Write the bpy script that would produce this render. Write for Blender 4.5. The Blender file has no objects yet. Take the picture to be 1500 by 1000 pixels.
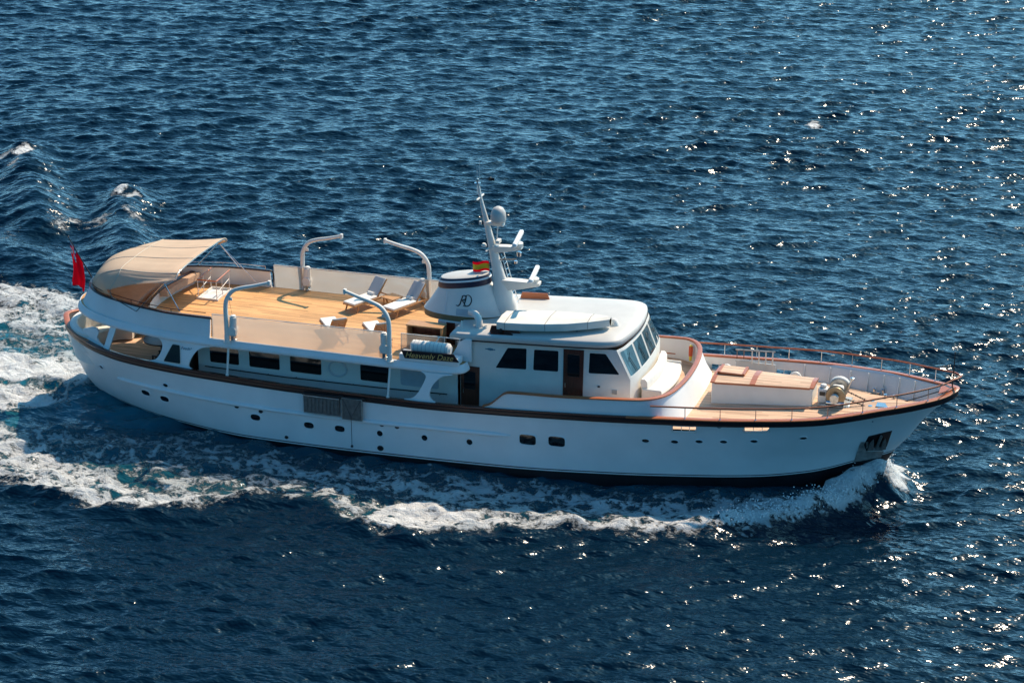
import bpy, bmesh, math, random
import numpy as np
from mathutils import Vector, Matrix
R = math.radians
random.seed(7)
rng = np.random.default_rng(11)
SC = bpy.context.scene
COL = SC.collection

# ------------------------------------------------------------------ camera, sky, sun, exposure
CAM_EL, CAM_AZ, CAM_D = R(21.0), R(17.5), 82.0
hv = Vector((-math.sin(CAM_AZ), math.cos(CAM_AZ), 0))
cam_dir = hv * math.cos(CAM_EL) - Vector((0, 0, math.sin(CAM_EL)))
cd = bpy.data.cameras.new('camera'); cam = bpy.data.objects.new('camera', cd); COL.objects.link(cam)
cd.sensor_width = 36.0; cd.lens = 36.0 * 3300 / 1500; cd.clip_start = 1.0; cd.clip_end = 20000
cam.location = Vector((0, -2.2, 4.9)) - CAM_D * cam_dir
cam.rotation_euler = cam_dir.to_track_quat('-Z', 'Y').to_euler()
SC.camera = cam

SUN_DIR = Vector((0.32, 0.70, 0.94)).normalized()
SUN_EL = math.asin(SUN_DIR.z); SUN_ROT = math.atan2(SUN_DIR.x, SUN_DIR.y)
wd = bpy.data.worlds.new("World"); SC.world = wd; wd.use_nodes = True
wn = wd.node_tree
sky = wn.nodes.new('ShaderNodeTexSky'); sky.sky_type = 'NISHITA'; sky.sun_disc = False
sky.sun_elevation = SUN_EL; sky.sun_rotation = SUN_ROT
sky.air_density = 1.0; sky.dust_density = 2.5; sky.ozone_density = 2.0
bgn = wn.nodes['Background']; bgn.inputs[1].default_value = 0.092
skt = wn.nodes.new('ShaderNodeVectorMath'); skt.operation = 'MULTIPLY'; skt.inputs[1].default_value = (0.33, 1.0, 1.36)   # clear, deep Mediterranean blue
wn.links.new(sky.outputs[0], skt.inputs[0]); # sea haze brightening the low sky on the sunward side
wtc = wn.nodes.new('ShaderNodeTexCoord'); wsp = wn.nodes.new('ShaderNodeSeparateXYZ'); wn.links.new(wtc.outputs['Generated'], wsp.inputs[0])
def wmath(op, a, b=None):
    n = wn.nodes.new('ShaderNodeMath'); n.operation = op
    for i, v in enumerate((a, b)):
        if v is None: continue
        if isinstance(v, (int, float)): n.inputs[i].default_value = v
        else: wn.links.new(v, n.inputs[i])
    return n.outputs[0]
low = wmath('POWER', wmath('SUBTRACT', 1.0, wmath('MAXIMUM', wsp.outputs[2], 0.0)), 4.0)
wdt = wn.nodes.new('ShaderNodeVectorMath'); wdt.operation = 'DOT_PRODUCT'; wn.links.new(wtc.outputs['Generated'], wdt.inputs[0])
wdt.inputs[1].default_value = Vector((SUN_DIR.x, SUN_DIR.y, 0)).normalized()
side = wmath('POWER', wmath('MULTIPLY_ADD', wdt.outputs['Value'], 0.5), 2.0)
side.node.inputs[0].links[0].from_node.inputs[2].default_value = 0.5
hz = wn.nodes.new('ShaderNodeVectorMath'); hz.operation = 'SCALE'; hz.inputs[0].default_value = (11.5, 23.0, 32.0); wn.links.new(wmath('MULTIPLY', low, side), hz.inputs['Scale'])
wad = wn.nodes.new('ShaderNodeVectorMath'); wad.operation = 'ADD'; wn.links.new(skt.outputs[0], wad.inputs[0]); wn.links.new(hz.outputs[0], wad.inputs[1])
wn.links.new(wad.outputs[0], bgn.inputs[0])
sd = bpy.data.lights.new('sun', 'SUN'); sun = bpy.data.objects.new('sun', sd); COL.objects.link(sun)
sd.energy = 4.9; sd.angle = R(0.53); sd.color = (1.0, 0.81, 0.61)
sun.location = SUN_DIR * 200; sun.rotation_euler = SUN_DIR.to_track_quat('Z', 'Y').to_euler()
SC.view_settings.view_transform = 'Standard'; SC.view_settings.look = 'None'
SC.view_settings.exposure = 0.25; SC.view_settings.gamma = 1.0
SC.cycles.use_denoising = True; SC.cycles.use_adaptive_sampling = False; SC.cycles.blur_glossy = 2.0
SC.cycles.max_bounces = 8; SC.cycles.transparent_max_bounces = 12
SC.cycles.sample_clamp_indirect = 1.2; SC.cycles.caustics_reflective = False; SC.cycles.caustics_refractive = False

# ------------------------------------------------------------------ materials
MATS = {}
def mat(name, color, rough=0.5, metal=0.0, spec=0.5, var=0.0, vscale=3.0, bump=0.0, bscale=40.0, coat=0.0, trans=0.0, stretch=(1, 1, 1), ior=None):
    m = bpy.data.materials.new(name); m.use_nodes = True
    nt = m.node_tree; b = nt.nodes['Principled BSDF']
    b.inputs['Base Color'].default_value = (*color, 1); b.inputs['Roughness'].default_value = rough
    b.inputs['Metallic'].default_value = metal; b.inputs['Specular IOR Level'].default_value = spec
    b.inputs['Coat Weight'].default_value = coat; b.inputs['Coat Roughness'].default_value = 0.078
    if ior: b.inputs['IOR'].default_value = ior
    tc = nt.nodes.new('ShaderNodeTexCoord'); mp = nt.nodes.new('ShaderNodeMapping')
    nt.links.new(tc.outputs['Object'], mp.inputs[0]); mp.inputs['Scale'].default_value = stretch
    if var > 0:
        nz = nt.nodes.new('ShaderNodeTexNoise'); nz.inputs['Scale'].default_value = vscale; nz.inputs['Detail'].default_value = 5
        nt.links.new(mp.outputs[0], nz.inputs['Vector'])
        rp = nt.nodes.new('ShaderNodeMapRange'); rp.inputs[1].default_value = 0.3; rp.inputs[2].default_value = 0.7
        rp.inputs[3].default_value = 1 - var; rp.inputs[4].default_value = 1 + var * 0.6
        nt.links.new(nz.outputs[0], rp.inputs[0])
        mx = nt.nodes.new('ShaderNodeVectorMath'); mx.operation = 'SCALE'; mx.inputs[0].default_value = color
        nt.links.new(rp.outputs[0], mx.inputs['Scale']); nt.links.new(mx.outputs[0], b.inputs['Base Color'])
    if bump > 0:
        n2 = nt.nodes.new('ShaderNodeTexNoise'); n2.inputs['Scale'].default_value = bscale; n2.inputs['Detail'].default_value = 3
        nt.links.new(mp.outputs[0], n2.inputs['Vector'])
        bp = nt.nodes.new('ShaderNodeBump'); bp.inputs['Strength'].default_value = bump; bp.inputs['Distance'].default_value = 0.02
        nt.links.new(n2.outputs[0], bp.inputs['Height']); nt.links.new(bp.outputs[0], b.inputs['Normal'])
    MATS[name] = m
    return m

def teak(name, base, plank=0.075, dark=0.45):
    m = bpy.data.materials.new(name); m.use_nodes = True
    nt = m.node_tree; N = nt.nodes.new; L = nt.links.new; b = nt.nodes['Principled BSDF']
    tc = N('ShaderNodeTexCoord'); sp = N('ShaderNodeSeparateXYZ'); L(tc.outputs['Object'], sp.inputs[0])
    dv = N('ShaderNodeMath'); dv.operation = 'DIVIDE'; L(sp.outputs[1], dv.inputs[0]); dv.inputs[1].default_value = plank
    fl = N('ShaderNodeMath'); fl.operation = 'FLOOR'; L(dv.outputs[0], fl.inputs[0])
    fr = N('ShaderNodeMath'); fr.operation = 'FRACT'; L(dv.outputs[0], fr.inputs[0])
    # butt joints along x shift per plank
    wn_ = N('ShaderNodeTexWhiteNoise'); wn_.noise_dimensions = '2D'
    jx = N('ShaderNodeMath'); jx.operation = 'MULTIPLY_ADD'; L(fl.outputs[0], jx.inputs[0]); jx.inputs[1].default_value = 0.37
    dx = N('ShaderNodeMath'); dx.operation = 'MULTIPLY'; L(sp.outputs[0], dx.inputs[0]); dx.inputs[1].default_value = 0.4
    L(dx.outputs[0], jx.inputs[2])
    jf = N('ShaderNodeMath'); jf.operation = 'FLOOR'; L(jx.outputs[0], jf.inputs[0])
    cb = N('ShaderNodeCombineXYZ'); L(fl.outputs[0], cb.inputs[0]); L(jf.outputs[0], cb.inputs[1]); L(cb.outputs[0], wn_.inputs['Vector'])
    seam = N('ShaderNodeMath'); seam.operation = 'LESS_THAN'; L(fr.outputs[0], seam.inputs[0]); seam.inputs[1].default_value = 0.1
    mp = N('ShaderNodeMapping'); L(tc.outputs['Object'], mp.inputs[0]); mp.inputs['Scale'].default_value = (0.7, 9, 2)
    nz = N('ShaderNodeTexNoise'); nz.inputs['Scale'].default_value = 1.2; nz.inputs['Detail'].default_value = 6; L(mp.outputs[0], nz.inputs['Vector'])
    n2 = N('ShaderNodeTexNoise'); n2.inputs['Scale'].default_value = 0.5; n2.inputs['Detail'].default_value = 4; L(tc.outputs['Object'], n2.inputs['Vector'])
    a1 = N('ShaderNodeMapRange'); L(wn_.outputs[0], a1.inputs[0]); a1.inputs[3].default_value = 0.72; a1.inputs[4].default_value = 1.18
    a2 = N('ShaderNodeMapRange'); L(nz.outputs[0], a2.inputs[0]); a2.inputs[1].default_value = .3; a2.inputs[2].default_value = .7; a2.inputs[3].default_value = 0.82; a2.inputs[4].default_value = 1.14
    a3 = N('ShaderNodeMapRange'); L(n2.outputs[0], a3.inputs[0]); a3.inputs[1].default_value = .3; a3.inputs[2].default_value = .7; a3.inputs[3].default_value = 0.9; a3.inputs[4].default_value = 1.08
    p1 = N('ShaderNodeMath'); p1.operation = 'MULTIPLY'; L(a1.outputs[0], p1.inputs[0]); L(a2.outputs[0], p1.inputs[1])
    p2 = N('ShaderNodeMath'); p2.operation = 'MULTIPLY'; L(p1.outputs[0], p2.inputs[0]); L(a3.outputs[0], p2.inputs[1])
    s1 = N('ShaderNodeMapRange'); L(seam.outputs[0], s1.inputs[0]); s1.inputs[3].default_value = 1.0; s1.inputs[4].default_value = dark
    p3 = N('ShaderNodeMath'); p3.operation = 'MULTIPLY'; L(p2.outputs[0], p3.inputs[0]); L(s1.outputs[0], p3.inputs[1])
    vm = N('ShaderNodeVectorMath'); vm.operation = 'SCALE'; vm.inputs[0].default_value = base; L(p3.outputs[0], vm.inputs['Scale'])
    L(vm.outputs[0], b.inputs['Base Color']); b.inputs['Roughness'].default_value = 0.6; b.inputs['Specular IOR Level'].default_value = 0.3
    MATS[name] = m
    return m

WHITE = mat('white_gelcoat', (0.80, 0.80, 0.78), 0.38, spec=0.35, var=0.06, vscale=0.8, bump=0.04, bscale=1.3)
WHITE2 = mat('white_paint', (0.76, 0.72, 0.65), 0.45, spec=0.35, var=0.05, vscale=2.0)
ROOFW = mat('roof_white', (0.56, 0.53, 0.485), 0.5, var=0.06, vscale=1.5, bump=0.05, bscale=60)
BLACK = mat('antifouling', (0.008, 0.009, 0.012), 0.45, var=0.3, vscale=2)
MAHOG = mat('mahogany', (0.42, 0.120, 0.042), 0.4, var=0.25, vscale=6, coat=0.1, stretch=(0.3, 3, 3))
MAHOGD = mat('dark_mahogany', (0.020, 0.008, 0.009), 0.35, var=0.4, vscale=5, coat=0.1, stretch=(0.3, 3, 3))
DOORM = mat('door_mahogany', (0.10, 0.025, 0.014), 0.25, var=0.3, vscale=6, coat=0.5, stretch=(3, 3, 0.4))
TEAK = teak('teak_deck', (0.70, 0.375, 0.155))
TEAKL = teak('teak_pale', (0.70, 0.455, 0.30), dark=0.65)
TEAKF = mat('teak_furniture', (0.52, 0.27, 0.11), 0.45, var=0.25, vscale=8, stretch=(1, 4, 4))
GLASS = mat('dark_glass', (0.006, 0.008, 0.010), 0.04, spec=0.6, var=0.3, vscale=1.5)
GLASST = mat('windscreen_glass', (0.012, 0.035, 0.045), 0.05, spec=0.8, var=0.4, vscale=2.5)
CANVAS = mat('cream_canvas', (0.66, 0.58, 0.47), 0.85, var=0.08, vscale=1.5, bump=0.15, bscale=5)
COVER = mat('boat_cover', (0.74, 0.70, 0.62), 0.8, var=0.08, vscale=2.0, bump=0.2, bscale=4)
CUSH = mat('white_cushion', (0.78, 0.74, 0.67), 0.8, var=0.05, vscale=3, bump=0.08, bscale=12)
CUSHT = mat('tan_pad', (0.50, 0.33, 0.22), 0.85, var=0.1, vscale=3)
STEEL = mat('steel', (0.62, 0.62, 0.62), 0.22, metal=1.0, var=0.1, vscale=5)
GALV = mat('worn_steel', (0.50, 0.48, 0.44), 0.4, metal=0.7, var=0.35, vscale=6)
NAVY = mat('navy_paint', (0.008, 0.014, 0.045), 0.4, var=0.1)
OLIVE = mat('olive_band', (0.20, 0.15, 0.075), 0.7, var=0.15, vscale=4)
DARK = mat('dark_trim', (0.015, 0.014, 0.014), 0.4, var=0.2)
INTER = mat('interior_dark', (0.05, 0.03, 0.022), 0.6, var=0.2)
LOUV = mat('louvre_grey', (0.42, 0.47, 0.50), 0.5, var=0.1)
FLAGB = mat('flag_blue', (0.01, 0.02, 0.12), 0.8, var=0.1)
FLAGW = mat('flag_white', (0.75, 0.73, 0.70), 0.8, var=0.1)
FLAGY = mat('flag_yellow', (0.75, 0.50, 0.02), 0.8, var=0.1)
ORANGE = mat('safety_orange', (0.70, 0.10, 0.03), 0.6, var=0.1)
YELL = mat('safety_yellow', (0.75, 0.55, 0.05), 0.6, var=0.1)
GOLD = mat('gold_leaf', (0.70, 0.45, 0.16), 0.45, metal=0.2, var=0.1)
BRONZE = mat('bronze', (0.30, 0.22, 0.13), 0.4, metal=0.5, var=0.3, vscale=8)
NETG = mat('ladder_grey', (0.16, 0.135, 0.12), 0.6, var=0.35, vscale=9)
ROPE = mat('rope', (0.05, 0.055, 0.06), 0.8, var=0.2)
FRAMEG = mat('pale_frame', (0.55, 0.56, 0.56), 0.35, var=0.08)
RINGG = mat('ring_grey', (0.55, 0.57, 0.58), 0.5, var=0.1)
TEALT = mat('teal_letter', (0.06, 0.22, 0.30), 0.5, var=0.1)

def translucent(name, color, through=0.35, opac=0.8):
    m = bpy.data.materials.new(name); m.use_nodes = True
    nt = m.node_tree; N = nt.nodes.new; L = nt.links.new
    out = nt.nodes['Material Output']; nt.nodes.remove(nt.nodes['Principled BSDF'])
    tc = N('ShaderNodeTexCoord'); nz = N('ShaderNodeTexNoise'); nz.inputs['Scale'].default_value = 1.3; nz.inputs['Detail'].default_value = 4
    L(tc.outputs['Object'], nz.inputs['Vector'])
    mr = N('ShaderNodeMapRange'); L(nz.outputs[0], mr.inputs[0]); mr.inputs[3].default_value = 0.88; mr.inputs[4].default_value = 1.1
    sc = N('ShaderNodeVectorMath'); sc.operation = 'SCALE'; sc.inputs[0].default_value = color; L(mr.outputs[0], sc.inputs['Scale'])
    df = N('ShaderNodeBsdfDiffuse'); tl = N('ShaderNodeBsdfTranslucent'); tr = N('ShaderNodeBsdfTransparent')
    L(sc.outputs[0], df.inputs[0]); L(sc.outputs[0], tl.inputs[0])
    m1 = N('ShaderNodeMixShader'); m1.inputs[0].default_value = through; L(df.outputs[0], m1.inputs[1]); L(tl.outputs[0], m1.inputs[2])
    m2 = N('ShaderNodeMixShader'); m2.inputs[0].default_value = opac; L(tr.outputs[0], m2.inputs[1]); L(m1.outputs[0], m2.inputs[2])
    L(m2.outputs[0], out.inputs['Surface'])
    MATS[name] = m
    return m
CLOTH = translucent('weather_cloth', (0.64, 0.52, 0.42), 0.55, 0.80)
CLOTHD = translucent('weather_cloth_shaded', (0.42, 0.37, 0.33), 0.45, 0.62)  # same cloth, with the shade behind it put into a greyer colour
CANOPY = translucent('canopy_canvas', (0.80, 0.63, 0.47), 0.38, 1.0)
RED = translucent('ensign_red', (0.80, 0.016, 0.045), 0.5, 1.0)
FABRIC = translucent('lounger_fabric', (0.62, 0.62, 0.62), 0.3, 1.0)

# ------------------------------------------------------------------ mesh helpers
class MB:
    def __init__(s): s.v = []; s.f = []; s.m = []
    def add(s, vs, fs, mi=0):
        o = len(s.v); s.v += [tuple(map(float, p)) for p in vs]
        s.f += [tuple(i + o for i in f) for f in fs]; s.m += [mi] * len(fs)
        return s
    def box(s, c, d, rz=0.0, mi=0, M=None):
        x, y, z = d[0]/2, d[1]/2, d[2]/2
        vs = [Vector((a, b, e)) for a in (-x, x) for b in (-y, y) for e in (-z, z)]
        Q = M if M is not None else Matrix.Rotation(rz, 3, 'Z')
        vs = [Q @ p + Vector(c) for p in vs]
        return s.add(vs, [(0,1,3,2),(4,6,7,5),(0,4,5,1),(2,3,7,6),(0,2,6,4),(1,5,7,3)], mi)
    def tube(s, pts, r, n=8, mi=0, closed=False):
        P = [Vector(p) for p in pts]; k = len(P)
        rr = r if isinstance(r, (list, tuple)) else [r]*k
        up = None; rings = []
        for i in range(k):
            if closed: t = P[(i+1) % k] - P[i-1]
            else: t = P[min(i+1, k-1)] - P[max(i-1, 0)]
            t.normalize()
            if up is None:
                a = Vector((0, 0, 1)) if abs(t.z) < 0.9 else Vector((1, 0, 0))
                up = (a - t * a.dot(t)).normalized()
            else: up = (up - t * up.dot(t)).normalized()
            sd_ = t.cross(up)
            rings.append([P[i] + (up*math.cos(2*math.pi*j/n) + sd_*math.sin(2*math.pi*j/n)) * rr[i] for j in range(n)])
        return s.loft(rings, closed_ring=True, caps=not closed, loop=closed, mi=mi)
    def loft(s, rings, closed_ring=True, caps=True, loop=False, mi=0):
        n = len(rings[0]); vs = [p for r in rings for p in r]; fs = []
        K = len(rings)
        for i in range(K if loop else K-1):
            a, b = i*n, ((i+1) % K)*n
            for j in range(n if closed_ring else n-1):
                j2 = (j+1) % n
                fs.append((a+j, a+j2, b+j2, b+j))
        if caps and closed_ring:
            fs.append(tuple(range(n))[::-1]); fs.append(tuple((K-1)*n + j for j in range(n)))
        return s.add(vs, fs, mi)
    def prism(s, poly, vec, mi=0):
        n = len(poly); V_ = Vector(vec)
        vs = [Vector(p) for p in poly] + [Vector(p) + V_ for p in poly]
        fs = [tuple(range(n))[::-1], tuple(range(n, 2*n))] + [(i, (i+1) % n, n+(i+1) % n, n+i) for i in range(n)]
        return s.add(vs, fs, mi)
    def lathe(s, prof, c, n=16, M=None, mi=0):
        Q = M if M is not None else Matrix.Identity(3)
        rings = [[Q @ Vector((r*math.cos(2*math.pi*j/n), r*math.sin(2*math.pi*j/n), z)) + Vector(c) for j in range(n)] for r, z in prof]
        return s.loft(rings, True, True, mi=mi)
    def build(s, name, mats, parent=None, smooth=True, bevel=0.0, ang=40, seg=2):
        me = bpy.data.meshes.new(name); me.from_pydata(s.v, [], s.f)
        mats = mats if isinstance(mats, (list, tuple)) else [mats]
        for q in mats: me.materials.append(q)
        if len(mats) > 1: me.polygons.foreach_set('material_index', s.m)
        bm = bmesh.new(); bm.from_mesh(me); bmesh.ops.recalc_face_normals(bm, faces=bm.faces); bm.to_mesh(me); bm.free()
        if smooth:
            me.polygons.foreach_set('use_smooth', [True]*len(me.polygons)); me.set_sharp_from_angle(angle=R(ang))
        o = bpy.data.objects.new(name, me); COL.objects.link(o)
        if parent is not None: o.parent = parent
        if bevel > 0:
            b = o.modifiers.new('bevel', 'BEVEL'); b.width = bevel; b.segments = seg; b.limit_method = 'ANGLE'; b.angle_limit = R(35)
        me.update()
        return o
def thing(name, label, cat, loc=(0,0,0), rz=0, group=None):
    o = bpy.data.objects.new(name, None); COL.objects.link(o); o.location = loc; o.rotation_euler = (0,0,rz)
    o.empty_display_size = 0.3
    o['label'] = label; o['category'] = cat
    if group: o['group'] = group
    return o
def copy_thing(r, loc, rz, label):
    c = r.copy(); COL.objects.link(c); c.location = loc; c.rotation_euler = (0,0,rz); c['label'] = label
    for ch in list(r.children):
        d = ch.copy(); COL.objects.link(d); d.parent = c
        for g in list(ch.children):
            e = g.copy(); COL.objects.link(e); e.parent = d
    return c
def crom(pts, n=8, closed=False):
    P = [Vector(p) for p in pts]; k = len(P); out = []
    for i in range(k if closed else k-1):
        if closed: a, b, c, d = P[i-1], P[i], P[(i+1) % k], P[(i+2) % k]
        else: a, b, c, d = P[max(i-1, 0)], P[i], P[i+1], P[min(i+2, k-1)]
        for j in range(n):
            t = j/n
            out.append(0.5*((2*b) + (c-a)*t + (2*a-5*b+4*c-d)*t*t + (3*b-a-3*c+d)*t**3))
    if not closed: out.append(P[-1])
    return out
def normals2d(P, closed=False):
    k = len(P); out = []
    for i in range(k):
        if closed: t = P[(i+1) % k] - P[i-1]
        else: t = P[min(i+1, k-1)] - P[max(i-1, 0)]
        v = Vector((t.y, -t.x, 0)); out.append(v.normalized() if v.length > 1e-9 else Vector((0,0,0)))
    return out
def sweep_profile(path, prof, zfun=None):
    """path: plan points with z; prof: (outward offset, dz). gives rings for loft"""
    N_ = normals2d(path)
    return [[p + n_*o + Vector((0,0,dz)) for o, dz in prof] for p, n_ in zip(path, N_)]
def text_mesh(name, body, size, M, material, parent, shear=0.0, extrude=0.004, spacing=1.0):
    cu = bpy.data.curves.new('text', 'FONT'); cu.body = body; cu.size = size; cu.shear = shear; cu.extrude = extrude
    cu.align_x = 'CENTER'; cu.align_y = 'CENTER'; cu.space_character = spacing
    t = bpy.data.objects.new('text', cu); COL.objects.link(t)
    dg = bpy.context.evaluated_depsgraph_get(); me = bpy.data.meshes.new_from_object(t.evaluated_get(dg))
    bpy.data.objects.remove(t); bpy.data.curves.remove(cu)
    me.transform(M); me.materials.clear(); me.materials.append(material); me.name = name
    o = bpy.data.objects.new(name, me); COL.objects.link(o); o.parent = parent
    return o
XZ_STB = Matrix(((1,0,0,0),(0,0,-1,0),(0,1,0,0),(0,0,0,1)))   # text plane facing -Y

# ------------------------------------------------------------------ hull form (metres, bow towards +X, starboard -Y, water at z = 0)
def pchip(X, Y):
    X = np.array(X, float); Y = np.array(Y, float)
    h = np.diff(X); dl = np.diff(Y) / h
    m = np.zeros(len(X))
    for i in range(1, len(X) - 1):
        if dl[i-1] * dl[i] > 0:
            w1 = 2*h[i] + h[i-1]; w2 = h[i] + 2*h[i-1]
            m[i] = (w1 + w2) / (w1/dl[i-1] + w2/dl[i])
    m[0] = dl[0]; m[-1] = dl[-1]
    def fn(x):
        x = np.clip(x, X[0], X[-1])
        k = int(np.clip(np.searchsorted(X, x) - 1, 0, len(X) - 2))
        t = (x - X[k]) / h[k]
        return float((2*t**3-3*t**2+1)*Y[k] + (t**3-2*t**2+t)*h[k]*m[k] + (-2*t**3+3*t**2)*Y[k+1] + (t**3-t**2)*h[k]*m[k+1])
    return fn
def uv_(u): return math.acos(1 - 2*min(1, max(0, u))) / math.pi
STERN = pchip([-1.3, 0, .54, 1.32, 1.88, 2.6, 3.1], [-16.6, -18.1, -18.57, -18.97, -19.17, -19.3, -19.34])
STEM = pchip([-1.3, 0, 1.22, 1.58, 2.06, 2.78, 3.53, 4.12], [12.0, 13.0, 13.62, 13.84, 14.23, 14.70, 15.33, 15.84])
XA, XF = -19.34, 15.84
CAPT = [(-19.34,0,3.08),(-19.12,.5,3.05),(-18.78,1.02,3.0),(-18.1,1.66,2.93),(-16.8,2.42,2.81),(-15.5,2.84,2.73),(-13.3,3.14,2.66),(-11.9,3.25,2.63),(-8,3.35,2.56),(-3.6,3.38,2.55),(0,3.38,2.68),(3,3.38,2.86),(6.3,3.26,3.06),(8.1,3.16,3.18),(9.1,3.07,3.26),(10.3,2.93,3.36),(11.44,2.68,3.46),(12.44,2.3,3.58),(13.44,1.84,3.72),(14.1,1.5,3.79),(14.76,1.1,3.87),(15.4,.65,3.97),(15.7,.34,4.06),(15.84,0,4.12)]
WLT = [(-18.1,0),(-17.6,.5),(-16.5,1.1),(-15,1.8),(-13,2.5),(-10,3.12),(-5,3.27),(0,3.24),(4,2.95),(7,2.35),(9,1.8),(11,1.08),(12.2,.5),(13.0,0)]
def ucap(x): return (x - XA) / (XF - XA)
SH = pchip([ucap(a[0]) for a in CAPT], [a[2] for a in CAPT])
YC = pchip([uv_(ucap(a[0])) for a in CAPT], [a[1] for a in CAPT])
YW = pchip([uv_((a[0]+18.1)/31.1) for a in WLT], [a[1] for a in WLT])
def hx(u, z): return STERN(z) + u * (STEM(z) - STERN(z))
def hy(u, z):
    zc = SH(u); v = uv_(u)
    if z < 0: return YW(v) * max(0.0, 1 - (z / -1.7)**2)
    t = min(1.0, z / zc)
    p = np.interp(u, [0, .15, .5, .75, 1], [.75, .7, .8, 1.25, 1.5])
    return YW(v) + (YC(v) - YW(v)) * t**p
def hull_y(x, z):
    u = (x - STERN(z)) / (STEM(z) - STERN(z))
    return hy(u, z)
def sheer(x): return SH(ucap(x))
def capb(x): return YC(uv_(ucap(x)))
ZBOOT = pchip([-18.2,-11,-3.7,0,5,9,10.8,12.4,14], [.15,.16,.26,.35,.54,.63,.8,1.25,1.75])

# ------------------------------------------------------------------ sea: one sheet, wind chop as summed waves, wake as height and foam density
def seg_dist(X, Y, pts):
    """distance to a polyline and the parameter 0..1 along it"""
    best = np.full(X.shape, 1e9, np.float32); par = np.zeros(X.shape, np.float32)
    P = np.array(pts, np.float32); L_ = np.hypot(*np.diff(P, axis=0).T); S = np.concatenate([[0], np.cumsum(L_)]); T = S[-1]
    for i in range(len(P)-1):
        a, b = P[i], P[i+1]; d = b - a; l2 = float(d @ d) + 1e-9
        t = np.clip(((X-a[0])*d[0] + (Y-a[1])*d[1]) / l2, 0, 1)
        q = np.hypot(X-a[0]-t*d[0], Y-a[1]-t*d[1]); w = q < best
        best = np.where(w, q, best); par = np.where(w, (S[i] + t*L_[i])/T, par)
    return best, par
def inside(X, Y, poly):
    r = np.zeros(X.shape, bool); n = len(poly)
    for i in range(n):
        x1, y1 = poly[i]; x2, y2 = poly[(i+1) % n]
        c = ((y1 > Y) != (y2 > Y)) & (X < (x2-x1)*(Y-y1)/(y2-y1+1e-9) + x1)
        r ^= c
    return r
def soft_poly(X, Y, poly, w):
    d, _ = seg_dist(X, Y, list(poly) + [poly[0]])
    return np.clip(0.5 + np.where(inside(X, Y, poly), d, -d)/(2*w), 0, 1)

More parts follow.
